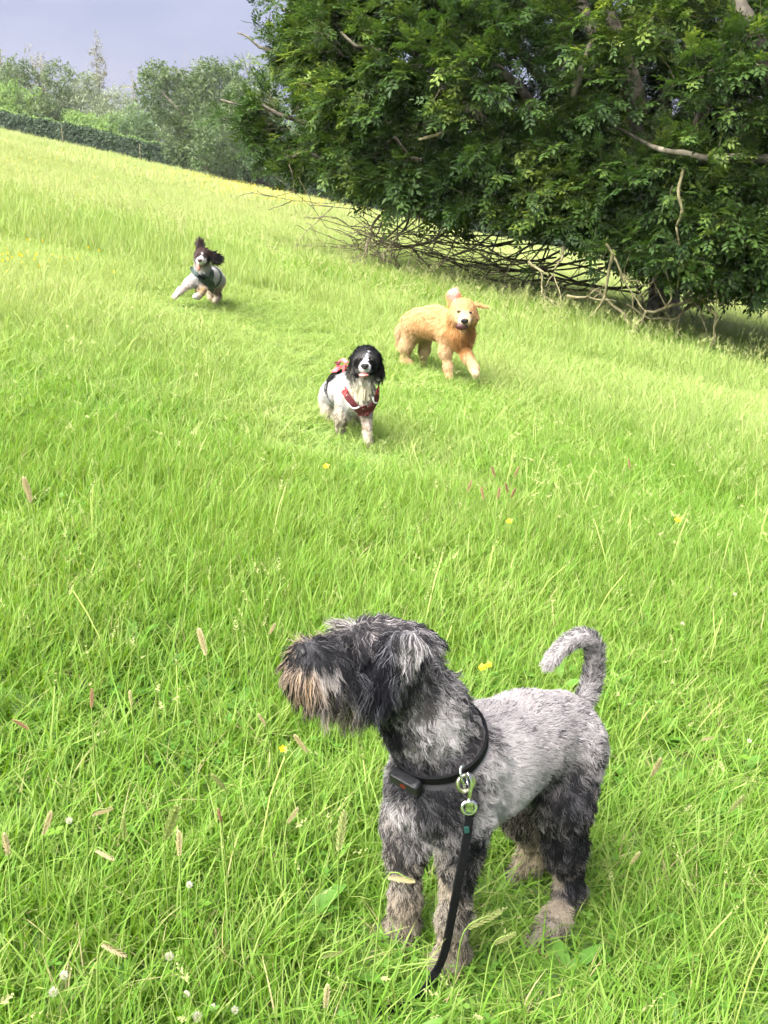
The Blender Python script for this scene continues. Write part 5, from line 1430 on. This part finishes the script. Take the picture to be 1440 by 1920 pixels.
def buttercup(px, py, h, rad, label, seed):
    r = random.Random(seed); g, hd = on_field(px, py, h); root = empty('buttercup', tuple(g), label, 'buttercup', 'yellow buttercups')
    m = MB(); m.tube([p - g for p in stem_pts(g, hd, r)], max(.0011, rad * .08), 5); m.build('stem', M['stem'], root)
    ax = nrm(np.array([r.gauss(0, .3), -.6, .8])); u = nrm(np.cross(ax, (1, 0, .2))); v = np.cross(ax, u)
    for k in range(5):
        V = []; Fc = []; A = []; a = k * 1.2566; d = nrm(u * math.cos(a) + v * math.sin(a) + ax * .4)
        leaf_card(V, Fc, A, hd - g, d, ax, rad, rad * .95, r.random(), .3, .15)
        link(bpy.data.objects.new('petal', raw_mesh('petal', V, Fc, [M['petal_y']], A)), root)
    ball('flower_centre', hd + ax * rad * .15, rad * .22, M['petal_y'], root)
def flowers():
    S = [  # px, py, height, head length, lean, label, mat
        (12, 1585, .22, .055, .05, 'fat tan seed head at the left edge, lower left', 'seed'), (88, 1545, .22, .05, .35, 'slim tan seed head beside the fat one at the left edge', 'seed'),
        (190, 1522, .24, .042, 1.3, 'pinkish nodding seed head, topmost in the lower left', 'seed'), (195, 1602, .22, .04, 1.9, 'pale nodding seed head below the pinkish one', 'seed'),
        (212, 1780, .20, .05, 2.3, 'hooked tan seed head hanging over in the lower left', 'seed'), (336, 1583, .22, .05, .0, 'upright orange-tan seed head left of the grey dog', 'seed'),
        (232, 1555, .22, .045, .02, 'thin greenish seed head between two tan ones', 'seed_green'), (410, 1466, .26, .05, -.5, 'leaning pale seed head below the dog\'s beard', 'seed_green'),
        (412, 1530, .24, .04, -.1, 'brown slim seed head left of the grey dog\'s chest', 'sorrel'), (565, 1395, .28, .05, -.6, 'pale leaning seed head under the dog\'s beard', 'seed'),
        (492, 1350, .30, .035, -.5, 'small cream seed head left of the beard', 'seed'), (548, 1530, .25, .04, .6, 'whitish leaning seed head left of the forelegs', 'seed'),
        (320, 1545, .24, .09, .35, 'long yellowish seed head leaning right', 'seed_green'), (750, 1648, .30, .05, 1.7, 'pale seed head lying across the dog\'s far foreleg', 'seed'),
        (620, 1790, .20, .04, 1.4, 'pale drooping seed head left of the lead', 'seed_green'), (612, 1870, .14, .05, .1, 'cream seed head at the bottom centre', 'seed'),
        (1190, 1610, .25, .04, .4, 'brownish seed head right of the dog\'s hind leg', 'seed'), (1380, 1508, .25, .06, .5, 'leaning pale seed head at the right', 'seed_green'),
        (1325, 1385, .24, .035, 1.2, 'tan nodding seed head right of the dog\'s rump', 'seed'), (1230, 1440, .25, .06, .3, 'yellow-tan seed head right of the dog\'s thigh', 'seed'),
        (380, 1205, .30, .07, -.25, 'feathery tan grass head left of the dog\'s brow', 'seed'), (510, 1180, .30, .04, .5, 'small tan seed head above the dog\'s muzzle', 'seed'),
        (40, 1358, .26, .04, -1.0, 'dark brown leaning seed head at the left edge', 'sorrel'), (172, 1310, .28, .045, .1, 'dark upright seed head at the left', 'sorrel'),
        (245, 1310, .28, .035, -.1, 'small cream seed head beside the dark upright one', 'seed'), (52, 920, .34, .09, -.1, 'pale feathery grass head at the far left of the middle meadow', 'seed'),
        (945, 1760, .2, .05, .9, 'greenish leaning seed head between the dog\'s fore and hind feet', 'seed_green'), (905, 1725, .22, .07, 1.2, 'arching pale seed head in front of the hind foot', 'seed_green'),
        (640, 1560, .25, .08, .15, 'slender pale seed head left of the far foreleg', 'seed_green'), (820, 1500, .30, .03, .0, 'small cream seed head in front of the dog\'s chest', 'seed'),
    ]
    for i, (px, py, h, hl, an, lab, mt) in enumerate(S): seed_grass(px, py, h, hl * .82, an, lab, 700 + i, mt, .15 if mt != 'sorrel' else .11)
    CL = [(318, 1795, .10, 'white clover right of the hooked seed head'), (350, 1865, .09, 'white clover in the bottom row, leftmost of four'), (370, 1908, .08, 'white clover cut by the bottom edge'),
          (400, 1890, .09, 'white clover, third in the bottom row'), (441, 1895, .09, 'largest white clover of the bottom row'), (120, 1830, .10, 'white clover low on the left'), (100, 1862, .09, 'white clover near the bottom left corner'),
          (355, 1660, .12, 'small white clover above the others at the left'), (1405, 1390, .12, 'white clover at the right edge beside the rump'), (1280, 1170, .14, 'small white clover right of the tail'), (1378, 1115, .14, 'tiny white clover above the tail at the right'), (130, 1540, .12, 'white clover between the tan seed heads')]
    for i, (px, py, h, lab) in enumerate(CL): clover(px, py, h, random.Random(i).uniform(.0065, .010), lab, 800 + i)
    BC = [(905, 1252, .2, .012, 'yellow buttercup between the dog\'s neck and tail'), (917, 1247, .2, .010, 'second buttercup beside the dog\'s tail'), (1272, 975, .3, .016, 'buttercup high in the grass at the right'), (612, 875, .28, .014, 'buttercup below the black and white dog'),
          (1448, 1150, .25, .012, 'buttercup at the right edge'), (955, 978, .28, .012, 'small buttercup left of the reddish sorrel'), (530, 1405, .22, .009, 'tiny buttercup below the beard')]
    for i, (px, py, h, rd, lab) in enumerate(BC[:4] + BC[5:]): buttercup(px, py, h, rd, lab, 850 + i)
    for i, (px, py) in enumerate([(880, 912), (925, 885), (968, 885), (950, 915), (905, 925), (935, 925), (962, 925), (1180, 870)]):
        seed_grass(px, py, .34, .042, random.Random(i).uniform(-.5, .5), ['leftmost reddish sorrel spike of the patch above the grey dog', 'highest reddish sorrel spike left of the middle of its patch', 'highest reddish sorrel spike at the right of its patch', 'reddish sorrel spike in the middle of the patch', 'lowest reddish sorrel spike, second from the left', 'lowest reddish sorrel spike in the middle', 'lowest reddish sorrel spike at the right of the patch', 'lone reddish sorrel spike at the right'][i], 900 + i, 'sorrel', .13, 'reddish sorrel spikes')
    # buttercup drift of the far meadow: too many and too far to count
    fl = []
    for i in range(3):
        r = random.Random(i); V = []; Fc = []; A = []
        for k in range(4):
            c = np.array([r.gauss(0, .3), r.gauss(0, .3), r.uniform(.28, .40)]); L = .015
            a = nrm(np.array([r.gauss(0, .4), -.6, .8])); u = nrm(np.cross(a, (1, 0, .1))); v = np.cross(a, u); b = len(V)
            V += [c - u * L, c - v * L, c + u * L, c + v * L]; A += [(.5, r.random(), .3)] * 4; Fc.append((b, b + 1, b + 2, b + 3))
        fl.append(bpy.data.objects.new('flower_drift', raw_mesh('flower_drift', V, Fc, [M['petal_y']], A)))
    rn = np.random.default_rng(12); pts = []
    for _ in range(520):
        px = rn.normal(480, 120); py = 264 + px * .2 + abs(rn.normal(4, 15)); q = G(px, py); pts.append(q)
    for _ in range(14):
        px = rn.normal(60, 60); q = G(px, rn.normal(572, 14)); pts.append(q)
    for _ in range(60):
        q = G(rn.uniform(0, 300), rn.normal(300, 30)); pts.append(q)
    pts = np.array(pts); n = len(pts); sc = np.clip(pts[:, 1] / 30, .45, 1.2)
    o = scatter('buttercups', pts, np.stack([np.zeros(n), np.zeros(n), rn.uniform(0, 6.28, n)], 1), np.stack([sc, sc, np.ones(n)], 1), rn.integers(0, 3, n), src_collection('drift', fl))
    tag(o, 'yellow drift of buttercups in the far meadow', 'buttercups', kind='stuff')
flowers()


# ------------------------------------------------------------------ damp summer air
def haze():
    m, N, L, out = new_mat('haze_air')
    v = N.new('ShaderNodeVolumePrincipled'); v.inputs['Color'].default_value = (0.93, 0.95, 1.0, 1)
    v.inputs['Density'].default_value = 0.00035
    L.new(v.outputs['Volume'], out.inputs['Volume'])
    x0, x1, y0, y1, z0, z1 = -130, 130, -8, 125, -30, 34
    V = [(x, y, z) for x in (x0, x1) for y in (y0, y1) for z in (z0, z1)]
    Fc = [(0, 1, 3, 2), (4, 6, 7, 5), (0, 4, 5, 1), (2, 3, 7, 6), (0, 2, 6, 4), (1, 5, 7, 3)]
    tag(mesh_obj('haze', V, Fc, m), 'thin pale haze over the whole meadow', 'haze', kind='stuff')
haze()
SC.cycles.volume_bounces = 0
